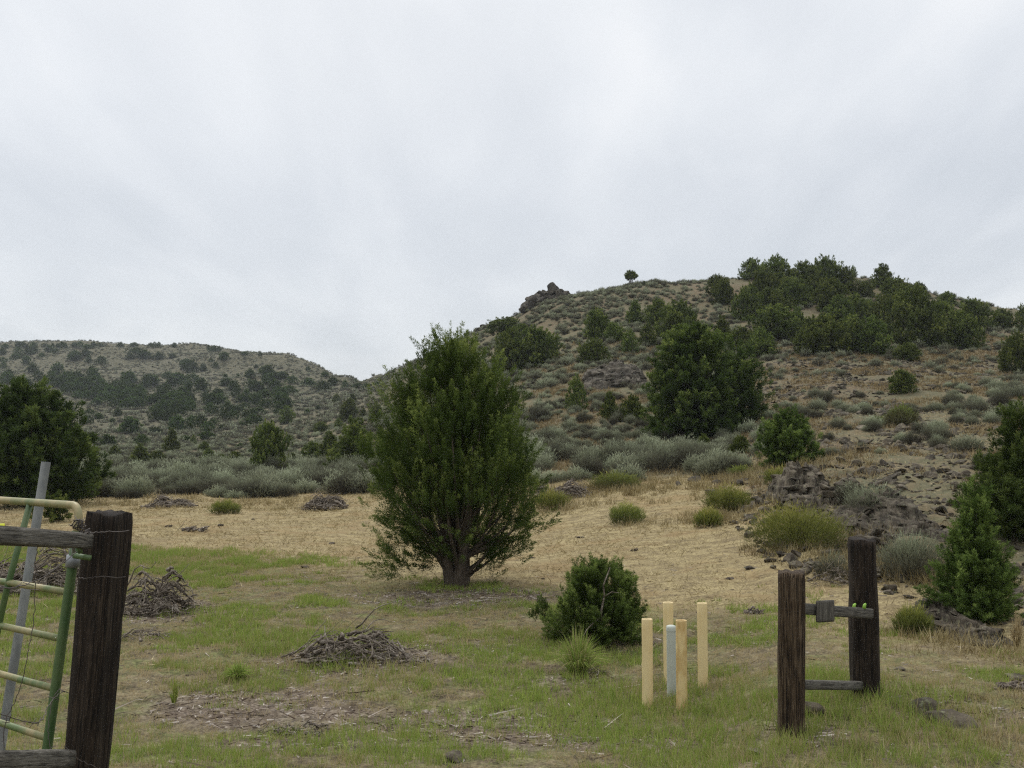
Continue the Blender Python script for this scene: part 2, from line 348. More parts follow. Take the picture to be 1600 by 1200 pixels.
def ground_mat():
    m, t, b, o = mat('ground_earth')
    g = N(t, 'ShaderNodeNewGeometry'); pos = g.outputs['Position']
    A = lambda n: N(t, 'ShaderNodeAttribute', attribute_name=n).outputs['Fac']
    n1 = noise(t, pos, .9, 6, .6); n2 = noise(t, pos, 6, 6, .7, .3); n3 = noise(t, pos, 34, 5, .7); n4 = noise(t, pos, .16, 5, .6); n5 = noise(t, pos, 1.6, 8, .75, .5)
    fine = math_n(t, 'ADD', math_n(t, 'MULTIPLY', n2, .5), math_n(t, 'MULTIPLY', n3, .5))
    # straw covered meadow
    mp_ = N(t, 'ShaderNodeMapping'); L(t, pos, mp_.inputs[0]); mp_.inputs['Rotation'].default_value = (0, 0, R(8)); mp_.inputs['Scale'].default_value = (1, 1.8, 1)
    row = noise(t, mp_.outputs[0], 2.2, 9, .8, .3)
    mead = ramp(t, math_n(t, 'ADD', math_n(t, 'MULTIPLY', row, .5), math_n(t, 'MULTIPLY', n3, .5)), [(.38, (.085, .065, .036)), (.46, (.18, .138, .076)), (.54, (.295, .238, .122)), (.64, (.45, .375, .205))])
    mead = mixc(t, ramp(t, n1, [(.50, 0.), (.62, .6)]), mead, (.225, .155, .075))
    # near soil with dead grass
    soil = ramp(t, fine, [(.38, (.045, .034, .022)), (.48, (.11, .088, .054)), (.58, (.20, .165, .098)), (.68, (.33, .275, .175))])
    green = ramp(t, fine, [(.38, (.045, .052, .018)), (.5, (.10, .122, .036)), (.62, (.19, .21, .068))])
    soil = mixc(t, ramp(t, n5, [(.46, 0.), (.60, .7)]), soil, green)
    # hill: reddish brown stony earth with dry grass
    hill = ramp(t, fine, [(.38, (.038, .030, .020)), (.46, (.095, .070, .043)), (.54, (.165, .120, .070)), (.64, (.26, .20, .12))])
    hill = mixc(t, ramp(t, n4, [(.42, 0.), (.58, .8)]), hill, ramp(t, n5, [(.4, (.165, .13, .076)), (.55, (.11, .108, .062)), (.68, (.22, .17, .10))]))
    hill = mixc(t, ramp(t, noise(t, pos, 2.3, 7, .75, .3), [(.47, 0.), (.56, .75)]), hill, ramp(t, fine, [(.4, (.05, .05, .03)), (.55, (.12, .118, .068)), (.66, (.19, .18, .105))]))
    far = ramp(t, n1, [(.36, (.046, .046, .027)), (.5, (.088, .082, .050)), (.64, (.135, .12, .075))])
    pale = ramp(t, n5, [(.42, (.26, .235, .19)), (.55, (.50, .46, .39)), (.66, (.64, .60, .52))])
    c = mixc(t, A('mead'), soil, mead)
    c = mixc(t, A('hill'), c, hill)
    c = mixc(t, A('far'), c, far)
    c = mixc(t, A('pale'), c, pale)
    c = mixc(t, A('mulch'), c, ramp(t, fine, [(.38, (.05, .037, .028)), (.5, (.14, .108, .08)), (.63, (.27, .225, .18))]))
    L(t, c, b.inputs['Base Color']); b.inputs['Roughness'].default_value = .95; b.inputs['Specular IOR Level'].default_value = .1
    bm_ = N(t, 'ShaderNodeBump'); bm_.inputs['Strength'].default_value = .7; bm_.inputs['Distance'].default_value = .025
    L(t, fine, bm_.inputs['Height']); L(t, bm_.outputs[0], b.inputs['Normal']); return m

# ------------------------------------------------------------------ ground sheet
GB_U = [-900, 0, 200, 400, 600, 800, 1000, 1250, 1400, 1600, 2400]
GB_Y = [22, 22, 20.5, 18.4, 16.2, 14.2, 13.0, 11.6, 10.4, 9.6, 9]
def zones(x, y):
    u, Y = uy(x, y); wob = (fbm(x * .5, y * .5, 51) - .5) * 6.0
    gbd = np.interp(u, GB_U, GB_Y)
    mead = sst(-2.8, 2.4, Y - gbd + wob)
    hb = np.interp(u, [-900, 560, 700, 850, 1000, 1100, 1180, 1250, 1300, 1400, 1600, 2400], [42, 40, 36, 32, 31, 29, 22, 16.5, 14.5, 13.5, 12.5, 12])
    hill = sst(-1.5, 1.5, Y - hb + wob * .6)
    far = sst(120, 230, Y)
    pale = sst(.50, .62, fbm(x * .03, y * .03, 77)) * sst(120, 170, Y) * sst(60, 130, 330 - u) * (1 - sst(240, 300, Y)) * .9
    mul = np.zeros_like(mead)
    for (a, c, rx, ry, k) in MULCH:
        d = ((x - a) / rx) ** 2 + ((y - c) / ry) ** 2; mul = np.maximum(mul, k * (1 - sst(.3, 1.1, d + (fbm(x * 2, y * 2, 61) - .5) * 1.2)))
    return mead, hill, far, pale, mul
MULCH = []
def mulch_at(u, v, rx, ry, k=.85): p = at(u, v); MULCH.append((p.x, p.y, rx, ry, k))
for a in [(400, 1105, 1.1, .8), (560, 1030, .95, .7, .8), (720, 1130, 1.3, .5, .8), (860, 1160, 1.2, .35, .7), (240, 955, 1.0, 1.0, .7),
          (890, 1070, .5, .4, .6), (60, 900, 1.5, 1.5, .8), (520, 1165, .8, .3, .6), (720, 935, 1.7, .9, .75), (940, 1000, .7, .4, .8), (1240, 1150, .35, .3, .6), (1460, 1110, .6, .5, .5), (700, 1010, 1.0, .6, .45), (620, 790, 3, 1.5, .0)]:
    mulch_at(*a)
th_in = np.arctan((np.arange(-160, 1761, 4.5) - 800) / F)
th = np.concatenate([np.linspace(-math.pi, th_in[0], 90)[:-1], th_in, np.linspace(th_in[-1], math.pi, 90)[1:]])
rr = np.concatenate([[.3, .8, 1.4, 2.0, 2.6, 3.1], np.geomspace(3.5, 620, 780), np.geomspace(630, 760, 8)])
TH, RR = np.meshgrid(th, rr)
X = RR * np.sin(TH); Y_ = RR * np.cos(TH); Z = gz(X, Y_)
nth = len(th); nr = len(rr)
idx = np.arange(nr * nth).reshape(nr, nth)
q = np.stack([idx[:-1, :-1], idx[:-1, 1:], idx[1:, 1:], idx[1:, :-1]], -1).reshape(-1, 4)[:, ::-1]
cen = len(X.ravel())
Vg = np.concatenate([np.stack([X.ravel(), Y_.ravel(), Z.ravel()], 1), [[0, 0, -1.62]]])
tri = np.stack([np.full(nth - 1, cen), idx[0, 1:], idx[0, :-1]], 1)
me = mesh_np('ground', Vg, [tri, q], None, True)
zs_ = zones(Vg[:, 0], Vg[:, 1])
for nme, arr in zip(('mead', 'hill', 'far', 'pale', 'mulch'), zs_):
    a = me.attributes.new(nme, 'FLOAT', 'POINT'); a.data.foreach_set('value', np.asarray(arr, np.float32))
g = mkobj('ground', me, ground_mat()); tag(g, kind='structure')

# ------------------------------------------------------------------ plant builders
def crown(H, prof, nb, npl, nbl, bl, bw, seed, cx=0., up=.9, plume=.10, inner=.35, wisps=0, lobes=.22, tintm=.0, slim=.34, spread=.085, openlow=0., extra=()):
    """juniper crown: nb branch tips, each with npl plumes of nbl leaf sprays; prof = [(h, radius)] in units of H"""
    global RS
    RS = np.random.RandomState(seed)
    ph = np.array([p[0] for p in prof]); pr = np.array([p[1] for p in prof])
    hs = np.linspace(ph[0], ph[-1], 200); w = np.interp(hs, ph, pr) + .01; cdf = np.cumsum(w); cdf /= cdf[-1]
    tips = []
    for i in range(nb):
        h = float(np.interp((i + RS.rand()) / nb, cdf, hs)); a = i * 2.39996 + RS.uniform(-.4, .4)
        Rh = float(np.interp(h, ph, pr)) * (1 + lobes * (vnoise(a * 1.1 + 9, h * 5, seed) * 2 - 1))
        f = RS.uniform(.55, 1.0) if RS.rand() > inner else RS.uniform(.1, .55)
        if openlow and h < openlow:
            f = RS.uniform(.72, 1.0)
            if abs((a % 6.283) - 4.712) < .95 and RS.rand() < .8: continue
        tips.append((cx * h + Rh * f * math.cos(a), Rh * f * math.sin(a), h - RS.rand() * .02, f))
    tips = np.array(tips + list(extra))
    mb = MB()
    pb = np.repeat(tips[:, :3], npl, 0); n = len(pb)
    tint_b = np.repeat(RS.uniform(.12, .66, len(tips)), npl)
    pb = pb + RS.normal(size=(n, 3)) * spread * np.array((1, 1, .8))
    outw = unit(pb * np.array((1, 1, 0)) + 1e-6)
    d = unit(outw * RS.uniform(.15, .7, (n, 1)) + np.array((0, 0, up)) + RS.normal(size=(n, 3)) * .22)
    hh = pb[:, 2]; low = hh < .28; d[low] = unit(d[low] * np.array((1.6, 1.6, .45)))
    pl = plume * RS.uniform(.6, 1.35, n)
    P0 = np.repeat(pb, nbl, 0); D = np.repeat(d, nbl, 0); PL = np.repeat(pl, nbl); m_ = len(P0)
    t = RS.rand(m_) ** .8
    perp = RS.normal(size=(m_, 3)); perp = unit(perp - D * (perp * D).sum(1)[:, None])
    rad = (1 - t * .85) * PL * slim * np.sqrt(RS.rand(m_))
    pos = P0 + D * (PL * t)[:, None] + perp * rad[:, None]
    bd = D * .9 + perp * .75 + RS.normal(size=(m_, 3)) * .3
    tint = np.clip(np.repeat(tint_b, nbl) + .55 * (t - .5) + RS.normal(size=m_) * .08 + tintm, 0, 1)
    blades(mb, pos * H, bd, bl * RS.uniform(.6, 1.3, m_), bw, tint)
    for k in range(wisps):
        a = RS.uniform(0, 6.28); r0 = RS.uniform(0, .11); x0 = r0 * math.cos(a) + cx; z0 = RS.uniform(.86, .98) - r0 * .8
        ln = RS.uniform(.09, .19); nn = 170; tt = RS.rand(nn)
        pp = np.stack([x0 + (RS.uniform(-.1, .1) * ln) * tt, r0 * math.sin(a) + 0 * tt, z0 + ln * tt], 1) + RS.normal(size=(nn, 3)) * .009 * (1.2 - tt)[:, None]
        blades(mb, pp * H, np.array((0, 0, 1.)) + RS.normal(size=(nn, 3)) * .5, bl, bw * .8, np.clip(.8 + RS.normal(size=nn) * .1, 0, 1))
    return mb, tips
def limbs(H, tips, r0, seed, frac=.6, fork=.10, stems=1, spreadx=.02, cx=0.):
    RSl = np.random.RandomState(seed + 5)
    mb = MB()
    pk = [i for i in range(len(tips)) if RSl.rand() < frac]
    base = []
    for s in range(stems):
        a = 6.28 * s / max(stems, 1) + RSl.rand(); base.append((spreadx * math.cos(a), spreadx * math.sin(a)))
    top = float(tips[:, 2].max()) * .9
    for s, (bx, by) in enumerate(base):
        k = top * (1 if s == 0 else RSl.uniform(.55, .85)); lean = RSl.uniform(.03, .16) if stems > 1 else .02; a = math.atan2(by, bx)
        pts = [(bx * .6, by * .6, -.03)] + [(bx + lean * math.cos(a) * t ** .8 + cx * t * k + RSl.uniform(-.008, .008), by + lean * math.sin(a) * t ** .8 + RSl.uniform(-.008, .008), t * k) for t in np.linspace(.03, 1, 9)]
        tube(mb, np.array(pts) * H, np.array([r0 * 1.5, r0 * 1.15] + list(np.linspace(1, .12, 8) * r0)) * H / (1 if stems == 1 else 1.35), 8, .5, jit=.12)
    for i in pk:
        x, y, z, f = tips[i]; bx, by = base[i % stems]
        s0 = max(.03, min(z * RSl.uniform(.12, .5), z - .12))
        if s0 > z: s0 = z * .5
        p0 = np.array((bx * (1 + s0), by * (1 + s0), s0)); p3 = np.array((x, y, z + .02)); 
        mid = p0 * .5 + p3 * .5 + np.array((x * .18, y * .18, -.10 * (z - s0) - .01)) + RSl.normal(size=3) * .012
        tt = np.linspace(0, 1, 7)[:, None]
        pts = (1 - tt) ** 2 * p0 + 2 * tt * (1 - tt) * mid + tt ** 2 * p3
        rr_ = r0 * RSl.uniform(.16, .38)
        tube(mb, pts * H, np.linspace(rr_, rr_ * .18, 7) * H, 5, .5, cap=False, jit=.1)
    return mb
def juniper(name, u, v, H, prof, nb, npl, nbl, bl, bw, seed, label, r0=.03, stems=1, loc=None, rz=0, matk='juniper', frac=.5, **kw):
    loc = loc if loc is not None else at(u, v)
    root = empty(name, loc, rz)
    mb, tips = crown(H, prof, nb, npl, nbl, bl, bw, seed, **kw)
    mb.obj('crown', M[matk], root)
    limbs(H, tips, r0, seed, frac, stems=stems, cx=kw.get('cx', 0.)).obj('trunk', M['bark'], root, True)
    tag(root, label, 'tree'); return root

PRO_HERO = [(.09, .10), (.14, .16), (.22, .24), (.32, .31), (.45, .335), (.58, .315), (.70, .26), (.82, .18), (.92, .10), (1.0, .03)]
PRO_BUSH = [(.02, .44), (.15, .56), (.35, .58), (.55, .48), (.75, .33), (.9, .18), (1.0, .05)]
PRO_CONE = [(.03, .30), (.12, .38), (.3, .38), (.5, .30), (.7, .19), (.86, .10), (1.0, .02)]
PRO_ROUND = [(.03, .48), (.15, .62), (.4, .66), (.65, .55), (.82, .38), (.95, .18), (1.0, .05)]
PRO_WIDE = [(.03, .72), (.2, .92), (.45, .92), (.7, .72), (.88, .42), (1.0, .1)]
def px(y, n): return n / F * y
# hero tree
p = at(713, 915); H = px(p.y, 368)
juniper('juniper_tree', 0, 0, H, PRO_HERO, 330, 9, 135, .036, .0095, 101,
        'tallest dark green juniper with bare multi-stemmed base in the middle of the meadow', r0=.034, stems=4, loc=p, cx=-.012, wisps=22, plume=.095, slim=.21, frac=.34, spread=.036, openlow=.30, lobes=.42, inner=.30, extra=[(-.25, 0, .05, 1), (-.21, .03, .09, 1), (-.27, -.03, .10, 1), (-.20, 0, .16, 1), (.17, 0, .12, 1)])
HERO = p
p = at(935, 1003); H = px(p.y, 116)
juniper('juniper_bush', 0, 0, H, [(.02, .48), (.15, .60), (.35, .64), (.55, .56), (.75, .45), (.9, .27), (1.0, .1)], 170, 9, 85, .026, .007, 202, 'low bushy juniper with a dead branch, beside the yellow bollards', r0=.03, stems=3, loc=p, plume=.15, slim=.24, lobes=.28, spread=.045, matk='juniper_fresh')
mb = MB(); D0 = p + Vector((0, -.33, 0))
def stick(mb, pts, r0, r1, sides=5, jit=.15):
    tube(mb, pts, np.linspace(r0, r1, len(pts)), sides, .5, jit=jit)
stick(mb, [(0, 0, .12), (.0, -.08, .35), (.03, -.1, .52), (.02, -.12, .62), (.09, -.12, .80)], .016, .005)
stick(mb, [(.03, -.1, .5), (.1, -.16, .56), (.17, -.15, .55)], .009, .003)
stick(mb, [(0, -.05, .3), (-.15, -.2, .2), (-.2, -.22, .12)], .010, .004)
o = mb.obj('dead_branch', M['dead'], smooth=True); o.parent = bpy.data.objects['juniper_bush']; o.location = (0.0, -.28, .02)
p = at(1527, 970); H = px(p.y, 192)
juniper('juniper_tree', 0, 0, H, [(.02, .20), (.12, .25), (.3, .25), (.43, .20), (.53, .12), (.66, .075), (.84, .04), (1.0, .005)], 150, 9, 85, .032, .008, 303, 'conical young juniper with thin pointed top at right edge among the rocks', r0=.022, loc=p, wisps=6, plume=.11, slim=.24, lobes=.4, spread=.04, matk='juniper_fresh')
p = at(1592, 838); H = px(p.y, 190)
juniper('juniper_tree', 0, 0, H, [(.02, .26), (.12, .34), (.35, .34), (.55, .24), (.75, .11), (.9, .06), (1.0, .02)], 100, 9, 85, .055, .014, 404, 'dark dense juniper cut by the right edge, behind the conical young one', r0=.025, loc=p, wisps=2, plume=.11, lobes=.35, cx=.0, spread=.05, matk='juniper_dark')
p = at(46, 792); H = px(p.y, 182)
juniper('juniper_tree', 0, 0, H, [(.05, .30), (.14, .48), (.32, .54), (.5, .46), (.7, .34), (.86, .22), (1.0, .06)], 150, 9, 75, .14, .034, 505, 'broad dark juniper at the left edge behind the gate', r0=.03, stems=3, loc=p, plume=.10, lobes=.32, frac=.4, cx=-.04, spread=.05, matk='juniper_dark')
p = at(80, 815); H = px(p.y, 36)
juniper('juniper_bush', 0, 0, H, PRO_WIDE, 30, 6, 50, .07, .02, 506, 'low juniper bush under the broad juniper at the left edge', r0=.03, loc=p, plume=.25)
p = at(1085, 686); H = px(p.y, 170)
juniper('juniper_tree', 0, 0, H, [(.02, .34), (.12, .40), (.35, .41), (.58, .37), (.78, .29), (.92, .17), (1.0, .06)], 210, 9, 70, .13, .04, 606, 'largest dark juniper at the foot of the rocky hill', r0=.03, loc=p, plume=.085, lobes=.3, matk='juniper', spread=.04)
p = at(1153, 668); H = px(p.y, 112)
juniper('juniper_tree', 0, 0, H, PRO_ROUND[:0] + [(.02, .30), (.2, .36), (.5, .33), (.75, .22), (1.0, .05)], 70, 8, 60, .12, .038, 607, 'shorter dark juniper leaning against the right side of the largest hill juniper', r0=.03, loc=p, plume=.13, matk='juniper_dark')
p = at(1232, 728); H = px(p.y, 78)
juniper('juniper_tree', 0, 0, H, [(.02, .34), (.2, .44), (.4, .46), (.6, .42), (.8, .24), (1.0, .05)], 70, 8, 75, .07, .02, 608, 'bright green bushy juniper above the left end of the rock outcrop', r0=.03, loc=p, plume=.14, lobes=.35, matk='juniper_fresh')

# shared variants for the hill trees: each kind is built once, then copied
VAR = {}
def variant(key, H, prof, nb, npl, nbl, bl, bw, seed, matk, cut=1.0, **kw):
    mb, tips = crown(H, prof, nb, npl, nbl, bl, bw, seed, **kw)
    cm = mb.mesh('crown'); cm.materials.append(M[matk])
    lm = limbs(H, tips, .03, seed, .3, stems=2).mesh('trunk', True); lm.materials.append(M['bark'])
    wpx = 2 * max(p[1] for p in prof) + .14
    VAR.setdefault(key, []).append((cm, lm, wpx))
for i in range(4):
    variant('mid_round', 1, PRO_ROUND, 120, 9, 26, .042, .026, 700 + i, 'juniper_far', plume=.10, lobes=.3, spread=.07)
    variant('mid_cone', 1, PRO_BUSH if i % 2 else PRO_CONE, 90, 8, 26, .038, .022, 720 + i, 'juniper_far', plume=.10, lobes=.25, spread=.05)
    variant('far', 1, PRO_ROUND if i % 2 else PRO_WIDE, 60, 6, 14, .085, .055, 740 + i, 'juniper_distant', plume=.12, lobes=.3, spread=.08)
VAR['mid_small'] = VAR['mid_cone']
cnt = [0]
def hill_tree(u, v, w, h, label, group, kind='mid_round', trunk=True, bright=False, loc=None):
    cnt[0] += 1
    loc = loc or at(u, v); vs = VAR[kind]; cm, lm, wr = vs[cnt[0] % len(vs)]
    Hh = px(loc.y, h) * 1.06; Ww = px(loc.y, w) * 1.06 / wr
    rz = (cnt[0] * 1.7) % 6.28
    if trunk:
        r = empty('juniper_tree' if h > 14 else 'juniper_bush', loc - Vector((0, 0, .08)), rz); r.scale = (Ww, Ww, Hh)
        c = bpy.data.objects.new('crown', cm); COL.objects.link(c); c.parent = r
        c2 = bpy.data.objects.new('trunk', lm); COL.objects.link(c2); c2.parent = r
    else:
        r = bpy.data.objects.new('juniper_tree', cm); COL.objects.link(r); r.location = loc - Vector((0, 0, .08)); r.rotation_euler = (0, 0, rz); r.scale = (Ww, Ww, Hh)
    tag(r, label, 'tree', group); return r
GH = 'junipers scattered over the rocky right hill'
HT = [
 (1121,462,35,30,'juniper left of the crest grove, the upper one of an overlapping pair','mid_round'),
 (1131,475,38,35,'juniper left of the crest grove, the lower one of an overlapping pair','mid_round'),
 (933,532,45,45,'rounded dark juniper standing left on the mid slope, below the lone mushroom tree','mid_round'),
 (993,505,28,33,'narrow leaning juniper high on the slope just below the lone crest tree','mid_cone'),
 (960,532,32,26,'small juniper tucked between the rounded one and the wide one on mid slope','mid_round'),
 (928,566,48,33,'low olive juniper just above the left end of the slope outcrop','mid_round'),
 (984,551,30,34,'small grey-green juniper above the slope outcrop','mid_cone'),
 (1062,535,74,58,'widest domed juniper above the largest hill juniper','mid_round'),
 (1030,510,50,38,'dark juniper joined to the upper left of the wide domed one','mid_round'),
 (1012,540,30,32,'juniper under the left edge of the wide domed one','mid_cone'),
 (840,572,78,55,'broad dark juniper on the left shoulder of the rocky hill','mid_round'),
 (798,583,60,62,'dull juniper left of the broad one on the hill shoulder','mid_round'),
 (815,530,40,22,'low dark juniper behind the broad ones on the hill shoulder','mid_round'),
 (790,520,62,22,'low dark brushy juniper on the left skyline under the outcrop','mid_round'),
 (901,641,36,50,'solitary pointed juniper below the slope outcrop','mid_cone'),
 (953,655,30,40,'thin pointed juniper left of the largest hill juniper','mid_cone'),
 (988,658,38,38,'grey-green juniper touching the left side of the largest hill juniper','mid_round'),
 (1129,536,32,40,'dark upright juniper just right of the wide domed one','mid_cone'),
 (1160,548,50,34,'low juniper right of the top of the largest hill juniper','mid_round'),
 (1190,553,44,36,'low juniper at the left foot of the lower grove','mid_round'),
 (1182,558,60,26,'faint low juniper in front of the left foot of the lower grove','mid_round'),
 (1100,706,28,28,'small bright juniper in the sagebrush below the largest hill juniper','mid_cone'),
 (1157,711,34,30,'small juniper left of the bright bushy one above the rock outcrop','mid_round'),
 (1176,437,45,30,'brownish juniper on the skyline at the left end of the crest grove','mid_round'),
 (1212,450,50,46,'tallest juniper on the skyline of the crest grove','mid_round'),
 (1195,478,62,52,'thick juniper below the left end of the crest grove','mid_round'),
 (1168,500,50,48,'juniper at the lower left corner of the crest grove','mid_round'),
 (1202,492,62,38,'wide juniper at the bottom of the left crest grove','mid_round'),
 (1255,455,60,42,'juniper second from the left on the crest grove skyline','mid_round'),
 (1290,452,55,46,'brown-topped juniper in the middle of the crest grove skyline','mid_round'),
 (1237,480,60,42,'juniper in the heart of the crest grove','mid_round'),
 (1272,475,50,40,'dark juniper below the brown-topped one in the crest grove','mid_round'),
 (1300,487,60,47,'juniper at the lower right of the crest grove','mid_round'),
 (1322,457,36,38,'narrow juniper at the right end of the crest grove','mid_cone'),
 (1333,430,13,17,'tiny pointed juniper alone on the skyline between the crest groves','mid_cone'),
 (1379,449,40,34,'upright juniper on the skyline beside the crest rocks','mid_cone'),
 (1352,463,32,22,'low juniper under the gap in the crest','mid_round'),
 (1436,461,26,19,'small round juniper on the descending skyline right of the crest rocks','mid_round'),
 (1480,476,28,19,'small ragged juniper on the descending skyline, second from the crest rocks','mid_round'),
 (1312,502,50,36,'juniper in the middle band right of the crest grove','mid_round'),
 (1337,502,40,40,'darker juniper in the middle band of the grove','mid_round'),
 (1360,502,36,30,'small juniper at the right of the middle band','mid_round'),
 (1211,530,85,48,'wide dark juniper at the left of the lower grove','mid_round'),
 (1246,528,42,44,'upright juniper beside the wide one at the left of the lower grove','mid_cone'),
 (1287,551,82,54,'broad juniper at the front of the lower grove','mid_round'),
 (1264,553,50,40,'juniper at the front left corner of the lower grove','mid_round'),
 (1330,550,60,52,'juniper in the centre front of the lower grove','mid_round'),
 (1363,552,60,52,'dark juniper right of centre in the lower grove','mid_round'),
 (1400,480,56,42,'juniper below the crest rocks','mid_round'),
 (1385,514,52,46,'juniper between the crest rocks and the lower grove','mid_round'),
 (1412,500,50,42,'juniper behind the tall bare-trunked one','mid_round'),
 (1430,540,88,82,'tallest juniper of the right grove with bare grey trunk showing','mid_round'),
 (1475,543,76,66,'spreading juniper right of the bare-trunked one','mid_round'),
 (1512,545,52,46,'low juniper at the front right end of the grove','mid_round'),
 (1520,515,56,44,'juniper behind the right end of the grove','mid_round'),
 (1565,513,42,28,'grey-green juniper right of the grove on the far slope','mid_round'),
 (1598,518,24,40,'upright juniper on the skyline cut by the right edge','mid_cone'),
 (1417,563,44,25,'low bright juniper just below the bare-trunked one','mid_round'),
 (1410,614,44,34,'bright green round juniper alone on the open stony slope','mid_round'),
 (1590,582,56,56,'dark juniper at the right edge above the open slope','mid_round'),
 # left and middle distance
 (448,662,26,25,'round juniper alone where the far hill meets the near spur','mid_round'),
 (545,657,30,30,'round juniper high on the near spur left of the tall meadow tree','mid_round'),
 (526,630,15,14,'small juniper above the round one on the near spur','mid_cone'),
 (551,630,15,14,'small dark juniper right above the round one on the near spur','mid_cone'),
 (529,670,15,16,'tiny pointed juniper left of the round one on the near spur','mid_cone'),
 (568,651,12,13,'tiny pointed juniper right of the round one on the near spur','mid_cone'),
 (420,738,62,70,'soft grey-green juniper standing at the back of the sagebrush flat','mid_round'),
 (515,720,38,42,'dark pointed juniper at the back of the sagebrush, left of the tall meadow tree','mid_cone'),
 (487,720,32,28,'lower juniper left of the pointed one at the back of the sagebrush','mid_round'),
 (555,738,74,78,'large juniper half hidden behind the left side of the tall meadow tree','mid_cone'),
 (588,663,28,32,'juniper on the spur touching the left outline of the tall meadow tree','mid_cone'),
 (268,706,25,34,'dark cone-shaped juniper alone above the sagebrush flat','mid_cone'),
 (302,697,11,17,'thin pointed juniper right of the dark cone-shaped one','mid_cone'),
 (219,723,30,28,'pointed juniper at the back edge of the sagebrush, left of the cone-shaped one','mid_cone'),
 (244,723,32,17,'low juniper right beside the pointed one at the back edge of the sagebrush','mid_round'),
 (179,712,18,15,'small round juniper right of the broad left-edge juniper','mid_round'),
 (319,708,17,17,'small juniper right of the thin pointed one','mid_round'),
 (326,721,24,19,'low pointed juniper at the back of the sagebrush flat, right of the cone-shaped one','mid_cone'),
 (367,725,25,19,'low juniper at the back of the sagebrush left of the soft grey-green one','mid_round'),
 (457,725,16,17,'small pointed juniper right of the soft grey-green one','mid_cone'),
 (345,722,26,12,'flat green shrubby juniper behind the sagebrush flat','mid_round'),
 (412,680,26,17,'low juniper on the spur above the soft grey-green one','mid_round'),
 (502,675,26,15,'low spreading juniper on the spur, halfway up','mid_round'),
 (450,692,17,12,'little juniper on the spur right above the grey-green one','mid_round'),
]
for (u, v, w, h, lab, k) in HT:
    hill_tree(u, v, w, h, lab, GH if u > 740 else 'junipers on the near spur and behind the sagebrush', k, trunk=h > 22)
# lone mushroom-shaped tree on the crest
p = at(986, 447); H = px(p.y, 21)
r = empty('juniper_tree', p); tag(r, 'lone mushroom-shaped tree with bare trunk on the hill skyline', 'tree')
mb, tips = crown(H, [(.50, .26), (.6, .40), (.75, .44), (.92, .32), (1, .15)], 50, 6, 25, .14, .06, 811, plume=.14, spread=.06); mb.obj('crown', M['juniper_far'], r)
limbs(H, tips, .06, 812, .3, stems=3, spreadx=.08).obj('trunk', M['bark'], r, True)
hill_tree(1007, 446, 9, 7, 'tiny grey shrub on the skyline right of the lone mushroom-shaped tree', None, 'mid_round', trunk=False)['category'] = 'shrub'

# trees over the far left hill
def jr(a, b): return random.uniform(a, b)
far_specs = []
for i in range(34):
    u = jr(0, 215) if i < 22 else jr(215, 540); v = float(np.interp(u, [0, 150, 300, 350, 420, 480, 540], [541, 540, 541, 547, 556, 575, 597]))
    far_specs.append((u, v + jr(1, 5), jr(8, 18), jr(6, 10), 'crest'))
for i in range(16): far_specs.append((jr(0, 140), jr(550, 566), jr(12, 22), jr(7, 12), 'crest'))
BELT = [(10,600),(40,606),(80,602),(110,612),(60,595),(130,608),(165,618),(190,622),(215,628),(240,630),(255,622),(280,626),(150,600),(118,598),(185,608),(205,614)]
for i in range(130):
    u = jr(90, 460); c = float(np.interp(u, [0, 100, 200, 300, 400, 460], [600, 604, 624, 640, 628, 622])); s = float(np.interp(u, [90, 200, 300, 400, 460], [10, 12, 22, 24, 10]))
    far_specs.append((u, c + random.gauss(0, s * .85), jr(13, 30), jr(10, 19), 'belt'))
for b in BELT: far_specs.append((b[0], b[1], jr(20, 34), jr(12, 18), 'belt'))
for (u, v, w, h) in [(227,608,22,24),(113,563,20,11),(158,570,22,14),(138,567,12,12),(203,562,20,10),(225,560,26,14),(215,555,40,12),(248,562,22,12),(80,588,12,9),(41,569,18,14),(14,590,18,14),(50,582,22,14),(5,576,14,12),(292,578,24,18),(300,583,26,22),(318,580,16,12),(337,575,14,10),(350,563,20,14),(290,570,30,10),(420,592,32,22),(412,585,18,14),(352,592,10,9),(372,590,8,7),(270,560,16,8),(262,592,22,12),(275,600,34,18),(300,603,40,20),(315,612,26,22),(192,586,8,6),(145,581,6,5),(456,600,24,14),(482,604,26,14),(505,610,30,16),(520,603,22,14),(539,607,12,14),(400,575,10,6),(330,566,12,7),(560,606,26,8),(575,606,22,8),(590,602,14,6),(555,598,8,6)]:
    far_specs.append((u, v, w, h, 'upper'))
for (u, v, w, h) in [(184,650,16,13),(140,648,22,10),(150,632,22,10),(135,662,24,14),(155,655,18,11),(105,640,20,12),(202,677,44,26),(244,657,34,22),(277,674,36,26),(314,668,30,20),(167,698,34,20),(221,697,30,20),(243,680,26,14),(350,655,20,14),(290,690,22,10),(383,655,18,14),(176,660,12,7),(98,655,22,14),(348,672,20,9),(480,648,12,10),(497,640,10,8),(433,648,14,10),(398,664,18,10),(225,712,22,8),(150,690,18,9),(375,700,14,9),(392,710,14,9)]:
    far_specs.append((u, v, w, h, 'foot'))
FL = {'crest': 'small dark juniper dotted along the crest of the far left hill',
      'belt': 'dark juniper in the dense tree belt across the middle of the far hill',
      'upper': 'dark juniper scattered on the open far slope between hill crest and tree belt',
      'foot': 'juniper scattered at the foot of the far left hill below the tree belt'}
for (u, v, w, h, k) in far_specs:
    hill_tree(u, v, w * (1.05 if k == 'belt' else .85), h * (.95 if k == 'belt' else .85), FL[k], {'crest': 'junipers on the far hill crest', 'belt': 'junipers of the far hill belt', 'upper': 'junipers on the far hill open slope', 'foot': 'junipers at the far hill foot'}[k], 'far', trunk=False)

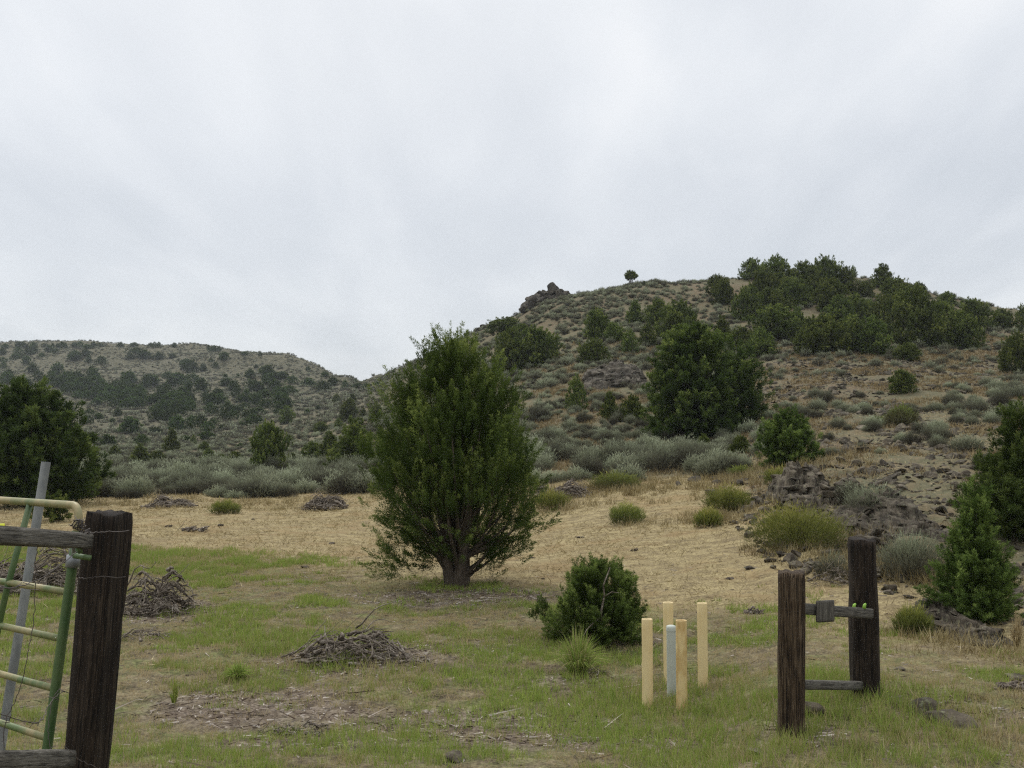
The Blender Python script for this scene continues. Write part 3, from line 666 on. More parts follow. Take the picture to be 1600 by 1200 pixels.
# ------------------------------------------------------------------ instanced stuff: real meshes of single things standing in the scene
def scatter(name, pts, rz, scl, idx, sources, tilt=None):
    me = bpy.data.meshes.new(name); n = len(pts); me.vertices.add(n); me.vertices.foreach_set('co', np.asarray(pts, np.float32).ravel())
    rot = np.zeros((n, 3), np.float32); rot[:, 2] = rz
    if tilt is not None: rot[:, :2] = tilt
    for nme, typ, key, arr in (('rot', 'FLOAT_VECTOR', 'vector', rot), ('scl', 'FLOAT_VECTOR', 'vector', np.asarray(scl, np.float32)), ('pick', 'INT', 'value', np.asarray(idx, np.int32))):
        a = me.attributes.new(nme, typ, 'POINT'); a.data.foreach_set(key, arr.ravel())
    o = bpy.data.objects.new(name, me); COL.objects.link(o)
    ng = bpy.data.node_groups.new(name, 'GeometryNodeTree')
    ng.interface.new_socket('Geometry', in_out='INPUT', socket_type='NodeSocketGeometry'); ng.interface.new_socket('Geometry', in_out='OUTPUT', socket_type='NodeSocketGeometry')
    gi = ng.nodes.new('NodeGroupInput'); go = ng.nodes.new('NodeGroupOutput'); ip = ng.nodes.new('GeometryNodeInstanceOnPoints')
    jn = ng.nodes.new('GeometryNodeJoinGeometry')
    for so_ in reversed(sources):
        oi = ng.nodes.new('GeometryNodeObjectInfo'); oi.transform_space = 'ORIGINAL'; oi.inputs['Object'].default_value = so_; oi.inputs['As Instance'].default_value = True
        ng.links.new(oi.outputs['Geometry'], jn.inputs[0])
    def na(nme, typ):
        x = ng.nodes.new('GeometryNodeInputNamedAttribute'); x.data_type = typ; x.inputs['Name'].default_value = nme; return [q_ for q_ in x.outputs if q_.enabled and q_.name == 'Attribute'][0]
    ng.links.new(gi.outputs[0], ip.inputs['Points']); ng.links.new(jn.outputs[0], ip.inputs['Instance'])
    ip.inputs['Pick Instance'].default_value = True; ng.links.new(na('pick', 'INT'), ip.inputs['Instance Index'])
    ng.links.new(na('rot', 'FLOAT_VECTOR'), ip.inputs['Rotation']); ng.links.new(na('scl', 'FLOAT_VECTOR'), ip.inputs['Scale'])
    ng.links.new(ip.outputs[0], go.inputs[0])
    md = o.modifiers.new('scatter', 'NODES'); md.node_group = ng
    tag(o, kind='stuff'); return o

# ------------------------------------------------------------------ shrubs
def bush_mesh(seed, n, bl, bw, mk, stems=14, h=.75, tight=.32, up=1.0, base=.0, tint0=.5, low=.0, ntw=26):
    global RS
    RS = np.random.RandomState(seed); mb = MB()
    ends = []
    for i in range(ntw):
        a = i * 2.4 + RS.rand(); r = math.sqrt((i + .5) / ntw) * .46; z = h * (1 - (r / .5) ** 2 * .62) * RS.uniform(.78, 1.1)
        e = np.array((r * math.cos(a), r * math.sin(a), z * .8)); ends.append((e, a, r, z))
        if i < stems:
            tube(mb, [(0, 0, -.03), e * np.array((.5, .5, .4)), e * np.array((1, 1, .95))], np.array((.022, .013, .006)), 4, .05, cap=False)
    E = np.array([e[0] for e in ends]); k = RS.randint(0, ntw, n)
    off = RS.normal(size=(n, 3)) * np.array((.075, .075, .09))
    pos = E[k] + off; pos[:, 2] = np.maximum(pos[:, 2] - RS.rand(n) ** 2 * E[k][:, 2] * .8, .02)
    ow = unit(pos * np.array((1, 1, 0))); rr_ = np.hypot(pos[:, 0], pos[:, 1])[:, None]
    d = np.array((0, 0, up)) + ow * rr_ * 1.3 + RS.normal(size=(n, 3)) * tight
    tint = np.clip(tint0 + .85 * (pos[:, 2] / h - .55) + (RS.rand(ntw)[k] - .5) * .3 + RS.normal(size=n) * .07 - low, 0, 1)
    blades(mb, pos, d, bl * RS.uniform(.6, 1.35, n), bw, tint)
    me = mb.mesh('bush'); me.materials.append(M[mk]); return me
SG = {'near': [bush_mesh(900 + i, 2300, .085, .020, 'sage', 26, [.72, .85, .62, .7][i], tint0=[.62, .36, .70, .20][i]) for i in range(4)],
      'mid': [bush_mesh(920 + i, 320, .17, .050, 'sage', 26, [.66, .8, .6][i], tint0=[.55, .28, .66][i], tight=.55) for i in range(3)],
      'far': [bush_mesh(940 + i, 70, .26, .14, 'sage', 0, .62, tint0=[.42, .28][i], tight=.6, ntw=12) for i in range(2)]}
crestY = lambda u: np.interp(u, UG, STG[:, 11, 0])
RS = np.random.RandomState(5)
n0 = 64000
Ys = np.sqrt(RS.uniform(18 ** 2, 500 ** 2, n0)); us = RS.uniform(-60, 1660, n0)
Y2 = np.sqrt(RS.uniform(14 ** 2, 150 ** 2, 24000)); u2 = RS.uniform(-60, 1660, 24000)
Ys = np.concatenate([Ys[Ys > 150], Y2]); us = np.concatenate([us[:len(Ys) - len(Y2)], u2])
xs = (us - 800) / F * Ys
# candidate density ~1.3 per m2 inside 150 m, ~0.45 beyond
hb = np.interp(us, [-900, 560, 700, 850, 1000, 1100, 1180, 1250, 1300, 1400, 1600, 2400], [36.5, 36, 34, 30.5, 29, 27.5, 26, 24, 23, 22, 20, 20])
cl_ = fbm(xs * .12, Ys * .12, 91); cl2 = fbm(xs * .5, Ys * .5, 93)
zb = base_z(xs, Ys); uu_, vv = proj(xs, Ys, zb)
dens = np.where(Ys < 150, .85, .0)
dens = np.where((us > 1150) & (Ys < 62), .20, dens)                            # open stony slope
dens = np.where((us > 1150) & (Ys >= 62), .30, dens)
dens = np.where((us > 1480) & (Ys > 34) & (Ys < 70), .30, dens)
dens = dens * (.35 + 1.6 * sst(.38, .62, cl_))
flat = (us < 880) & (Ys > hb) & (Ys < hb * 1.85)
dens = np.where(flat, .55 * sst(.30, .5, cl2) + .08, dens)
flat2 = (us >= 830) & (us < 1130) & (Ys > hb) & (Ys < hb * 1.28)
dens = np.where(flat2, .5, dens)
dens = np.where(Ys < hb, 0, dens)
acc = np.where(Ys < 150, dens / 1.5, np.where(Ys < 300, .85, .40) * (.35 + .75 * sst(.36, .56, cl_)))
keep = (RS.rand(len(Ys)) < acc) & (Ys < crestY(us) * 1.03)
keep &= ~((us > 1230) & (us < 1530) & (Ys < 27))
xs, Ys, us, flat, flat2 = xs[keep], Ys[keep], us[keep], flat[keep], flat2[keep]
size = np.where(flat, RS.uniform(.7, 1.6, len(Ys)), np.where(flat2, RS.uniform(.8, 1.3, len(Ys)), RS.uniform(.30, .80, len(Ys)) * RS.uniform(.7, 1.25, len(Ys))))
size = np.where(Ys > 150, RS.uniform(.6, 1.25, len(Ys)), size)
zg = gz(xs, Ys); hgt = RS.uniform(.75, 1.2, len(Ys)) * np.where(flat, .85, 1)
rz = RS.uniform(0, 6.28, len(Ys)); vr = RS.randint(0, 12, len(Ys))
lod = np.where(Ys < 62, 0, np.where(Ys < 150, 1, 2)); KEY = ['near', 'mid', 'far']
rank = size / Ys + (us < 0) * -9 + (us > 1600) * -9
order = np.argsort(-rank); ind = set(order[:285].tolist())
farones = [i for i in order if lod[i] == 2][:6]; midones = [i for i in order if lod[i] == 1][:6]
ind |= set(farones) | set(midones)
src = {0: {}, 1: {}, 2: {}}
def sage_label(u, Y, s, f, f2, k):
    if f: return 'pale grey-green sagebrush in the dense thicket behind the left meadow', 'sagebrush thicket behind the left meadow'
    if f2: return 'silvery sagebrush along the back edge of the meadow below the largest hill juniper', 'sagebrush row at the foot of the rocky hill'
    if u > 1150: return 'grey sagebrush dotted on the open stony slope at right', 'sagebrush on the open stony slope'
    if u > 640: return 'grey-green sagebrush on the lower flank of the rocky hill behind the meadow', 'sagebrush on the rocky hill flank'
    if Y > 150: return 'tiny sagebrush dotted on the far left hillside', 'sagebrush on the far left hill'
    return 'small grey sagebrush on the slope behind the left thicket', 'sagebrush on the near spur'
for i in ind:
    k = int(lod[i]); ms = SG[KEY[k]]; j = int(vr[i]) % len(ms)
    o = bpy.data.objects.new('sagebrush', ms[j]); COL.objects.link(o); o.location = (xs[i], Ys[i], zg[i] - .03); o.rotation_euler = (0, 0, rz[i])
    o.scale = (size[i], size[i], size[i] * hgt[i]); lb, gr = sage_label(us[i], Ys[i], size[i], flat[i], flat2[i], k); tag(o, lb, 'shrub', gr)
    src[k].setdefault(j, o)
rest = np.array([i for i in range(len(Ys)) if i not in ind])
for k in range(3):
    r = rest[lod[rest] == k]; js = sorted(src[k]); 
    scatter('sagebrush_cover', np.stack([xs[r], Ys[r], zg[r] - .03], 1), rz[r], np.stack([size[r], size[r], size[r] * hgt[r]], 1), vr[r] % len(js), [src[k][j] for j in js])

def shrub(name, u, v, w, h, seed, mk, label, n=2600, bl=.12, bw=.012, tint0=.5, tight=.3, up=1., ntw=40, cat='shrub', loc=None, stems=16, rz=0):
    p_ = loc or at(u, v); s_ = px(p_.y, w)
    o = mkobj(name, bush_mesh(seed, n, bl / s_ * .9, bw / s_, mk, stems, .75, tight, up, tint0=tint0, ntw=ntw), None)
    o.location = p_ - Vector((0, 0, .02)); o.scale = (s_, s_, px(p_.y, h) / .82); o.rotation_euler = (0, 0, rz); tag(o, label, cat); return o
shrub('rabbitbrush', 1248, 858, 138, 82, 1001, 'rabbit', 'largest yellow-green rabbitbrush dome in front of the rock outcrop', n=9000, bl=.11, bw=.010, tint0=.62, ntw=70)
shrub('rabbitbrush', 1138, 798, 70, 45, 1002, 'rabbit', 'round yellow-green rabbitbrush left of the outcrop, behind the meadow', n=4000, bl=.12, bw=.012, tint0=.62, ntw=50)
shrub('rabbitbrush', 1107, 822, 38, 32, 1003, 'rabbit', 'small bright rabbitbrush touching the round one on its left', n=1800, bl=.12, bw=.012, tint0=.72, ntw=30)
shrub('rabbitbrush', 978, 818, 52, 36, 1004, 'rabbit', 'lone rabbitbrush on the dry meadow right of the tall juniper', n=2600, bl=.12, bw=.012, tint0=.55, ntw=40)
shrub('rabbitbrush', 1426, 991, 50, 50, 1005, 'rabbit', 'small rabbitbrush right of the taller brace post', n=2600, bl=.08, bw=.007, tint0=.6, ntw=40)
shrub('rabbitbrush', 352, 802, 42, 24, 1006, 'rabbit', 'green rabbitbrush at the far left edge of the meadow', n=1500, bl=.16, bw=.02, tint0=.55)
shrub('rabbitbrush', 862, 795, 50, 34, 1007, 'rabbit', 'straw-yellow rabbitbrush just right of the tall juniper', n=1500, bl=.16, bw=.016, tint0=.7)
shrub('rabbitbrush', 962, 765, 75, 32, 1008, 'rabbit', 'low rabbitbrush at the back of the meadow before the sagebrush', n=2500, bl=.2, bw=.02, tint0=.4)
shrub('sagebrush', 1362, 808, 92, 60, 1009, 'sage', 'loose grey-green sagebrush between the two rock outcrops', n=3000, bl=.12, bw=.010, tint0=.45)
shrub('sagebrush', 1425, 905, 90, 85, 1010, 'sage', 'airy grey sagebrush behind the taller brace post', n=4200, bl=.10, bw=.007, tint0=.42)
shrub('sagebrush', 1300, 905, 50, 50, 1011, 'sage', 'thin grey twiggy sagebrush among the boulders between the brace posts', n=900, bl=.1, bw=.006, tint0=.35)
shrub('sagebrush', 1408, 666, 42, 34, 1012, 'rabbit', 'dark olive shrub alone in the middle of the stony slope', n=2200, bl=.2, bw=.03, tint0=.1)
shrub('sagebrush', 1372, 666, 24, 16, 1013, 'rabbit', 'small olive shrub left of the darker one on the stony slope', n=900, bl=.2, bw=.03, tint0=.2)
shrub('sagebrush', 1142, 668, 22, 30, 1014, 'sage', 'pale upright sagebrush in front of the largest hill juniper', n=700, bl=.22, bw=.03, tint0=.8)
for (u, v, w, h, t_, lb) in [(1210, 700, 34, 24, .3, 'dark grass-green shrub left of the bright bushy juniper'), (1160, 742, 40, 18, .5, 'low pale shrub at the foot of the slope'), (1215, 757, 46, 30, .6, 'tall dry weeds left of the rock outcrop'),
                           (1018, 625, 40, 16, .2, 'dull low shrub under the slope outcrop'), (880, 680, 46, 16, .2, 'dark low shrub on the lower hill flank'), (1330, 790, 50, 40, .35, 'grey-green shrub over the left rock outcrop')]:
    shrub('low_shrub', u, v, w, h, 1100 + u, 'sage' if t_ < .45 else 'rabbit', lb, n=900, bl=.14, bw=.02, tint0=t_)

# ------------------------------------------------------------------ rocks
def ico():
    import bmesh
    bm = bmesh.new(); bmesh.ops.create_icosphere(bm, subdivisions=3, radius=1); V = np.array([v.co[:] for v in bm.verts]); T = np.array([[v.index for v in f.verts] for f in bm.faces]); bm.free(); return V, T
IV, IT = ico()
def rock_v(seed, sx=1, sy=.8, sz=.6, cuts=20):
    r = np.random.RandomState(seed); V = IV.copy()
    for i in range(cuts):
        n_ = unit(r.normal(size=3)); d = r.uniform(.38, .82); V -= np.maximum(0, V @ n_ - d)[:, None] * n_
    V += (vnoise(V[:, 0] * 4 + 7, V[:, 1] * 4 + V[:, 2] * 3, seed)[:, None] - .5) * .10 * IV
    V += (vnoise(V[:, 0] * 11 + 7, V[:, 1] * 9 + V[:, 2] * 12, seed)[:, None] - .5) * .05 * IV
    return V * np.array((sx, sy, sz)) * .74
RK = []
for i in range(7):
    mb = MB(); mb.add(rock_v(60 + i, 1, RND := .7 + .05 * i, [.6, .45, .35, .7, .5, .3, .55][i]), IT); me = mb.mesh('rock'); me.materials.append(M['rock']); RK.append(me)
def rotm(a, b, c): return np.array(Matrix.Rotation(c, 3, 'Z') @ Matrix.Rotation(b, 3, 'Y') @ Matrix.Rotation(a, 3, 'X'))
def rock(u, v, w, label, group=None, k=0, hs=1., rz=0, name='boulder', loc=None):
    p_ = loc or at(u, v); s_ = px(p_.y, w)
    o = bpy.data.objects.new(name, RK[k % 7]); COL.objects.link(o); o.location = p_ + Vector((0, 0, s_ * .06)); o.scale = (s_, s_, s_ * hs); o.rotation_euler = (.1 * math.sin(u), .1 * math.cos(u), rz + u)
    tag(o, label, 'rock', group); return o
def outcrop(u, v, w, h, label, n, seed, mk='rock', blk=(.22, .5), flat_=.5, tilt=(.0, .0), dep=.6, loc=None, cols=False):
    r = np.random.RandomState(seed); p_ = loc or at(u, v); Wd = px(p_.y, w); Hh = px(p_.y, h); mb = MB()
    for i in range(n):
        a = r.uniform(-.5, .5); b = r.uniform(-dep / 2, dep / 2); top = max(0, 1 - (2 * abs(a)) ** 2.5) * (.75 + .5 * (vnoise(a * 6 + 3, 2., seed) - .5))
        z = r.uniform(-.1, 1) * top * (.6 + .4 * (b / dep + .5) * 1.0)
        s_ = r.uniform(*blk) * min(Wd, Hh * 1.6)
        V = rock_v(seed * 100 + i, 1, r.uniform(.6, .9), flat_ * r.uniform(.7, 1.3) if not cols else r.uniform(1.0, 1.7))
        V = (V * s_) @ rotm(tilt[0] + r.normal() * .15, tilt[1] + r.normal() * .15, r.uniform(-.6, .6) if cols else r.uniform(0, 6.28)).T
        x_ = p_.x + a * Wd; y_ = p_.y + b * Wd + .4 * Wd * dep
        g0 = float(gz(x_, y_)); zb_ = max(p_.z, g0 - .3 * Hh)
        mb.add(V + np.array((a * Wd, y_ - p_.y, min(z * Hh, 1e9) + (g0 - p_.z) * .35)), IT)
    o = mb.obj('rock_outcrop', M[mk]); o.location = p_; tag(o, label, 'rock outcrop'); return o
def ledge(u, v, w, h, depth, label, seed, steps=7, tiltx=.0, mk='rock', nx=150, ny=90):
    """solid stratified rock bank rising from the slope: stepped layers, cracks and lumps"""
    p_ = at(u, v); Wd = px(p_.y, w); Hh = px(p_.y, h); gxs, gys = np.meshgrid(np.linspace(-.5, .5, nx), np.linspace(0, 1, ny))
    wx = gxs * Wd + (fbm(gxs * 9, gys * 9, seed + 3) - .5) * Wd * .06; wy = gys * depth + (fbm(gxs * 8 + 5, gys * 8, seed + 5) - .5) * depth * .15
    env = np.clip(1 - (2 * np.abs(gxs)) ** 3, 0, 1) ** .6 * sst(0, .10, gys) * (1 - sst(.75, 1.0, gys))
    prof = (.25 + .9 * gys ** .7) * (.6 + .8 * fbm(gxs * 4, gys * 3, seed)) * env + tiltx * gxs
    q_ = prof * steps + (fbm(gxs * 14, gys * 14, seed + 9) - .5) * 1.3; fr_ = q_ - np.floor(q_); st_ = (np.floor(q_) + sst(.62, .98, fr_)) / steps
    crack = (np.abs(fbm(gxs * 16, gys * 10, seed + 20) - .5) < .018) * .05 + (np.abs(fbm(gxs * 8 + 3, gys * 16, seed + 22) - .5) < .012) * .05
    zz_ = (st_ - tiltx * gxs) * Hh * .85 + (fbm(gxs * 30, gys * 30, seed + 11) - .5) * .07 * Hh - crack * Hh - .12
    base = gz(p_.x + wx, p_.y + wy) - p_.z; V = np.stack([wx, wy, base + zz_], -1).reshape(-1, 3); V[:, 1] -= .25 * (zz_.ravel() / max(Hh, .1)) * .6
    id_ = np.arange(nx * ny).reshape(ny, nx); q4 = np.stack([id_[:-1, :-1], id_[:-1, 1:], id_[1:, 1:], id_[1:, :-1]], -1).reshape(-1, 4)
    mb = MB(); mb.add(V, None, q4); r = np.random.RandomState(seed)
    for i in range(46):
        a = r.uniform(-.46, .46); b = r.uniform(.02, .95); j = int(b * (ny - 1)) * nx + int((a + .5) * (nx - 1)); s_ = r.uniform(.10, .30) * Hh * 1.3
        mb.add((rock_v(seed * 50 + i, 1.2, .8, r.uniform(.25, .6)) * s_) @ rotm(r.normal() * .25, r.normal() * .25 + tiltx * .5, r.uniform(0, 6.28)).T + V[j], IT)
    o = mb.obj('rock_outcrop', M[mk]); o.location = p_; tag(o, label, 'rock outcrop'); return o
ledge(1286, 800, 104, 66, 2.4, 'jagged lichened rock outcrop behind the largest rabbitbrush', 31, 5)
ledge(1442, 838, 160, 62, 3.0, 'layered tilted rock outcrop behind the airy grey sagebrush', 32, 8, .45)
ledge(1575, 1020, 110, 70, 2.2, 'dark basalt bank at the right edge below the conical juniper', 34, 5)
ledge(965, 607, 104, 36, 4.0, 'wide dark broken rock ledge halfway up the hill slope', 39, 5, .2, 'rock_far')
outcrop(1372, 862, 46, 50, 'dark mossy boulder stack directly behind the taller brace post', 16, 33, blk=(.28, .5))
outcrop(1580, 900, 60, 30, 'low rubble of rocks at the right edge behind the conical juniper', 30, 36, blk=(.2, .5), flat_=.45)
outcrop(1400, 905, 110, 32, 'broken rocks spilling from the foot of the layered outcrop', 60, 37, blk=(.14, .34), flat_=.5)
outcrop(1290, 905, 90, 30, 'tumbled rocks below the left outcrop, beside the thin twiggy sagebrush', 40, 38, blk=(.15, .36), flat_=.5)
pc = P(862, 478, float(np.interp(862, UG, STG[:, 11, 0])) * .985); pc.z -= .3
outcrop(862, 484, 84, 44, 'dark craggy rock outcrop on the hill skyline', 110, 40, 'rock_far', blk=(.14, .34), flat_=.7, dep=.4, loc=pc)
outcrop(1066, 474, 34, 12, 'small dark rocks just below the skyline left of the crest grove', 26, 41, 'rock_far', blk=(.2, .4), dep=.3)
outcrop(1410, 449, 26, 12, 'blocky rocks on the skyline beside the upright crest juniper', 16, 42, 'rock_far', blk=(.3, .6), flat_=.9, dep=.3, cols=True)
outcrop(835, 605, 46, 14, 'low dark rocks on the lower left slope of the hill', 30, 43, 'rock_far', blk=(.12, .3), dep=.3)
outcrop(758, 512, 26, 14, 'dark rocks on the left skyline ridge below the craggy outcrop', 16, 44, 'rock_far', blk=(.2, .45), dep=.3)
RL = [(1172, 889, 24, 'low flat rock alone on the straw left of the boulders', 1, .6), (1222, 868, 16, 'dark round rock below the largest rabbitbrush', 3, 1), (1208, 888, 14, 'small rock right of the low flat rock', 4, .8),
      (1245, 882, 22, 'grey rock at the left end of the tumbled rocks', 0, .9), (1258, 896, 26, 'wide boulder between the brace posts, left of the twiggy sagebrush', 4, .9), (1150, 818, 20, 'dark rock beside the left foot of the largest rabbitbrush', 2, .8),
      (1207, 782, 14, 'dark rock above the left side of the largest rabbitbrush', 3, 1), (1176, 818, 22, 'brown rock left of the largest rabbitbrush', 1, .8), (1195, 800, 26, 'pale rock directly left of the outcrop foot', 4, .7),
      (1266, 1116, 38, 'brown boulder leaning on the base of the shorter brace post', 3, 1.3), (1482, 1132, 66, 'broad half-buried rock in the grass at bottom right', 0, 1.0), (1450, 1116, 44, 'small upright rock left of the half-buried one at bottom right', 3, 1.2),
      (1185, 1177, 26, 'low grey stone left of the shorter brace post base', 5, .8), (714, 1188, 34, 'lone blue-grey stone in the grass at the bottom centre', 3, .9), (1590, 1062, 40, 'flat slab lying below the rock pile at the right edge', 5, .8),
      (1350, 1170, 20, 'small brown stone in the grass at bottom right, under the taller post', 0, .8), (1405, 1046, 22, 'flat grey stone in the grass right of the taller brace post', 2, .6)]
for i, (u, v, w, lb, k, hs) in enumerate(RL): rock(u, v, w, lb, None, k, hs, i)
r_ = np.random.RandomState(4)
for i, (u, v) in enumerate([(288, 828), (300, 826), (312, 829), (262, 824), (345, 822), (405, 868), (478, 887), (480, 800), (395, 812), (832, 872), (990, 861), (848, 905), (905, 840), (1140, 905), (620, 940), (668, 937), (560, 872), (520, 850), (1165, 958), (1345, 1168), (1010, 1010), (1098, 1010)]):
    o = rock(u, v, r_.uniform(7, 15), 'small dark clod of dung lying on the dry meadow', 'dung clods on the meadow', i, .6, i, 'dung_clod'); o['category'] = 'dung'; me_ = RK[i % 7].copy() if i < 7 else CL[i % 7]
    if i < 7: CL = (CL if i else []) + [me_]; me_.materials[0] = M['clod']
    o.data = me_
# loose rocks of the slope
RS = np.random.RandomState(77); n0 = 52000
Yr = np.sqrt(RS.uniform(10 ** 2, 95 ** 2, n0)); ur = RS.uniform(1000, 1640, n0); xr = (ur - 800) / F * Yr
foot = (Yr < 26) & (Yr > np.interp(ur, [1000, 1200, 1300, 1400, 1500, 1640], [30, 15, 13.2, 12.6, 11.2, 10.4]))
c3 = fbm(xr * .35, Yr * .35, 131)
pr_ = np.where(foot, .9, np.where(Yr > 22, .42, 0)) * sst(.36, .56, c3) * sst(1020, 1180, ur)
kp = (RS.rand(n0) < pr_); xr, Yr, ur, foot = xr[kp], Yr[kp], ur[kp], foot[kp]
xr2 = (RS.uniform(1180, 1640, 420) - 800) / F; Yf = np.sqrt(RS.uniform(12.0 ** 2, 25 ** 2, 420)); xf = xr2 * Yf; okf = Yf > np.interp(800 + F * xr2, [1180, 1300, 1400, 1500, 1640], [16, 13.6, 12.8, 11.4, 10.6])
xr = np.concatenate([xr, xf[okf]]); Yr = np.concatenate([Yr, Yf[okf]]); foot = np.concatenate([foot, np.ones(okf.sum(), bool)]); ur = 800 + F * xr / Yr
sr = np.where(foot, .06 + .27 * RS.rand(len(Yr)) ** 3.5, .08 + .42 * RS.rand(len(Yr)) ** 4)
zr_ = gz(xr, Yr); od = np.argsort(-(sr / Yr) + (ur > 1600) * 9); ind = od[:225]; rest = od[225:]
rsrc = {}
for i in ind:
    k = int(RS.randint(7)); o = bpy.data.objects.new('rock', RK[k]); COL.objects.link(o); s_ = sr[i]
    o.location = (xr[i], Yr[i], zr_[i] + s_ * .05); o.scale = (s_, s_, s_ * RS.uniform(.7, 1.2)); o.rotation_euler = (RS.normal() * .25, RS.normal() * .25, RS.uniform(0, 6.28)); rsrc.setdefault(k, o)
    f_ = Yr[i] < 26
    tag(o, 'dark loose rock at the rocky foot of the slope behind the brace posts' if f_ else 'brown stone scattered over the open slope above the outcrops', 'rock', 'loose rocks at the slope foot' if f_ else 'stones on the open slope')
ks = sorted(rsrc)
scatter('loose_stones', np.stack([xr[rest], Yr[rest], zr_[rest]], 1), RS.uniform(0, 6.28, len(rest)), np.repeat(sr[rest][:, None], 3, 1), RS.randint(0, len(ks), len(rest)), [rsrc[k] for k in ks], RS.normal(size=(len(rest), 2)) * .3)

# ------------------------------------------------------------------ grass, straw, litter
RS = np.random.RandomState(21)
def in_front(u, Y): return Y
nT = 84000
Yt = np.sqrt(RS.uniform(3.2 ** 2, 21 ** 2, nT)); ut = RS.uniform(-120, 1720, nT); xt = (ut - 800) / F * Yt
md, hl, fr, pa, mu = zones(xt, Yt)
nz = fbm(xt * .9, Yt * .9, 141, 5); nz2 = fbm(xt * 2.6, Yt * 2.6, 143, 4); nz3 = fbm(xt * .35, Yt * .35, 147, 3)
lush = sst(.44, .60, nz * .5 + nz2 * .5)
boost = np.zeros(nT)
for (bu, bv, br, bk) in [(1050, 1095, .9, 1), (1240, 1170, .9, 1), (1390, 1120, 1.2, .9), (520, 1040, .45, 1), (600, 1052, .4, 1), (475, 1012, .4, .9), (650, 1050, .4, .8), (600, 1075, .6, .8), (280, 870, 2.2, .8), (360, 1050, .35, 1), (950, 1120, .9, .7), (1330, 1070, .5, .8), (640, 1150, .8, .5), (930, 1150, .8, .6), (1540, 1130, .8, .6), (420, 1010, .8, .6)]:
    b_ = at(bu, bv); boost = np.maximum(boost, bk * np.exp(-((xt - b_.x) ** 2 + (Yt - b_.y) ** 2) / (br * br)))
lush = np.clip(lush + boost * .8, 0, 1)
pk = (1 - md) * (.25 + .75 * np.maximum(lush, .35)) * (1 - .85 * mu * (1 - boost))
pk = np.maximum(pk, 0); kp = RS.rand(nT) < pk
def tufts(name, x, y, hgt, tint, per, w, spread=.03, mk='grass', lean=.35, kind='stuff'):
    n_ = len(x); X_ = np.repeat(x, per) + RS.normal(size=n_ * per) * spread; Yy = np.repeat(y, per) + RS.normal(size=n_ * per) * spread
    z_ = gz(X_, Yy) - .006; d = np.array((0, 0, 1.)) + RS.normal(size=(n_ * per, 3)) * lean * np.array((1, 1, .3)); mb = MB()
    hh = np.repeat(hgt, per) * RS.uniform(.45, 1.2, n_ * per); ww = (w + .0005 * Yy) 
    tt = np.clip(np.repeat(tint, per) + RS.normal(size=n_ * per) * .10 + (RS.rand(n_ * per) < .16) * -.35, 0, 1)
    blades(mb, np.stack([X_, Yy, z_], 1), d, hh, ww, tt)
    o = mb.obj(name, M[mk]); tag(o, kind=kind); return o
x_, y_, lu, bo, n3_ = xt[kp], Yt[kp], lush[kp], boost[kp], nz3[kp]
tin = np.clip(.10 + .62 * lu + (n3_ - .5) * .4 + RS.normal(size=len(lu)) * .12, 0, 1)
tufts('meadow_grass', x_, y_, .035 + .05 * lu + .09 * bo * RS.rand(len(lu)), tin, 9, .0022)
# dry straw lying and standing on the meadow and along the foot of the slope
nS = 150000; Yt = np.sqrt(RS.uniform(9 ** 2, 44 ** 2, nS)); ut = RS.uniform(-60, 1680, nS); xt = (ut - 800) / F * Yt
md, hl, fr, pa, mu = zones(xt, Yt); gdens = fbm(xt * .8, Yt * .8, 151)
kp = RS.rand(nS) < (np.maximum(md, .12) * (1 - .75 * hl) * (.3 + .9 * sst(.4, .6, gdens)))
x_, y_ = xt[kp], Yt[kp]; n_ = len(x_)
mb = MB(); z_ = gz(x_, y_) + .008; a = RS.uniform(0, 6.28, n_); d = np.stack([np.cos(a), np.sin(a) * .6, RS.rand(n_) ** 2 * 1.6], 1)
blades(mb, np.stack([x_, y_, z_], 1), d, RS.uniform(.04, .16, n_), .003 + .0004 * y_, np.clip(RS.normal(.55, .28, n_), 0, 1)); o = mb.obj('straw_litter', M['straw']); tag(o, kind='stuff')
# taller golden grass: fringe of the meadow, around outcrops and shrubs
fx, fy, fh = [], [], []
def fringe(u0, v0, u1, v1, n, h, sc=.3):
    for i in range(n):
        t_ = RS.rand(); p_ = None; u = u0 + (u1 - u0) * t_; v = v0 + (v1 - v0) * t_; d = ray(u, v); fx.append((u, v, h, sc))
for a in [(150, 786, 560, 790, 90, .22, 1.4), (850, 772, 1010, 762, 80, .25, 1.2), (1010, 765, 1200, 745, 110, .25, 1.2), (1180, 795, 1240, 770, 30, .22, .5), (1210, 866, 1320, 874, 26, .15, .2), (1340, 890, 1480, 900, 90, .25, .4), (1060, 815, 1160, 812, 40, .2, .5), (1470, 1010, 1600, 1020, 30, .18, .3), (1480, 1140, 1600, 1120, 26, .13, .5), (840, 795, 900, 790, 30, .25, .5), (1390, 990, 1460, 1000, 25, .14, .2), (1150, 735, 1240, 742, 60, .25, .8), (1240, 860, 1380, 850, 60, .2, .5)]:
    fringe(*a)
gx, gy, gh = [], [], []
cache = {}
for (u, v, h, sc) in fx:
    p_ = at(u, v); gx.append(p_.x + RS.normal() * sc); gy.append(p_.y + RS.normal() * sc); gh.append(h * RS.uniform(.6, 1.3))
tufts('golden_grass', np.array(gx), np.array(gy), np.array(gh), np.clip(RS.normal(.42, .15, len(gx)), 0, 1), 26, .003, .09, 'straw', .4)
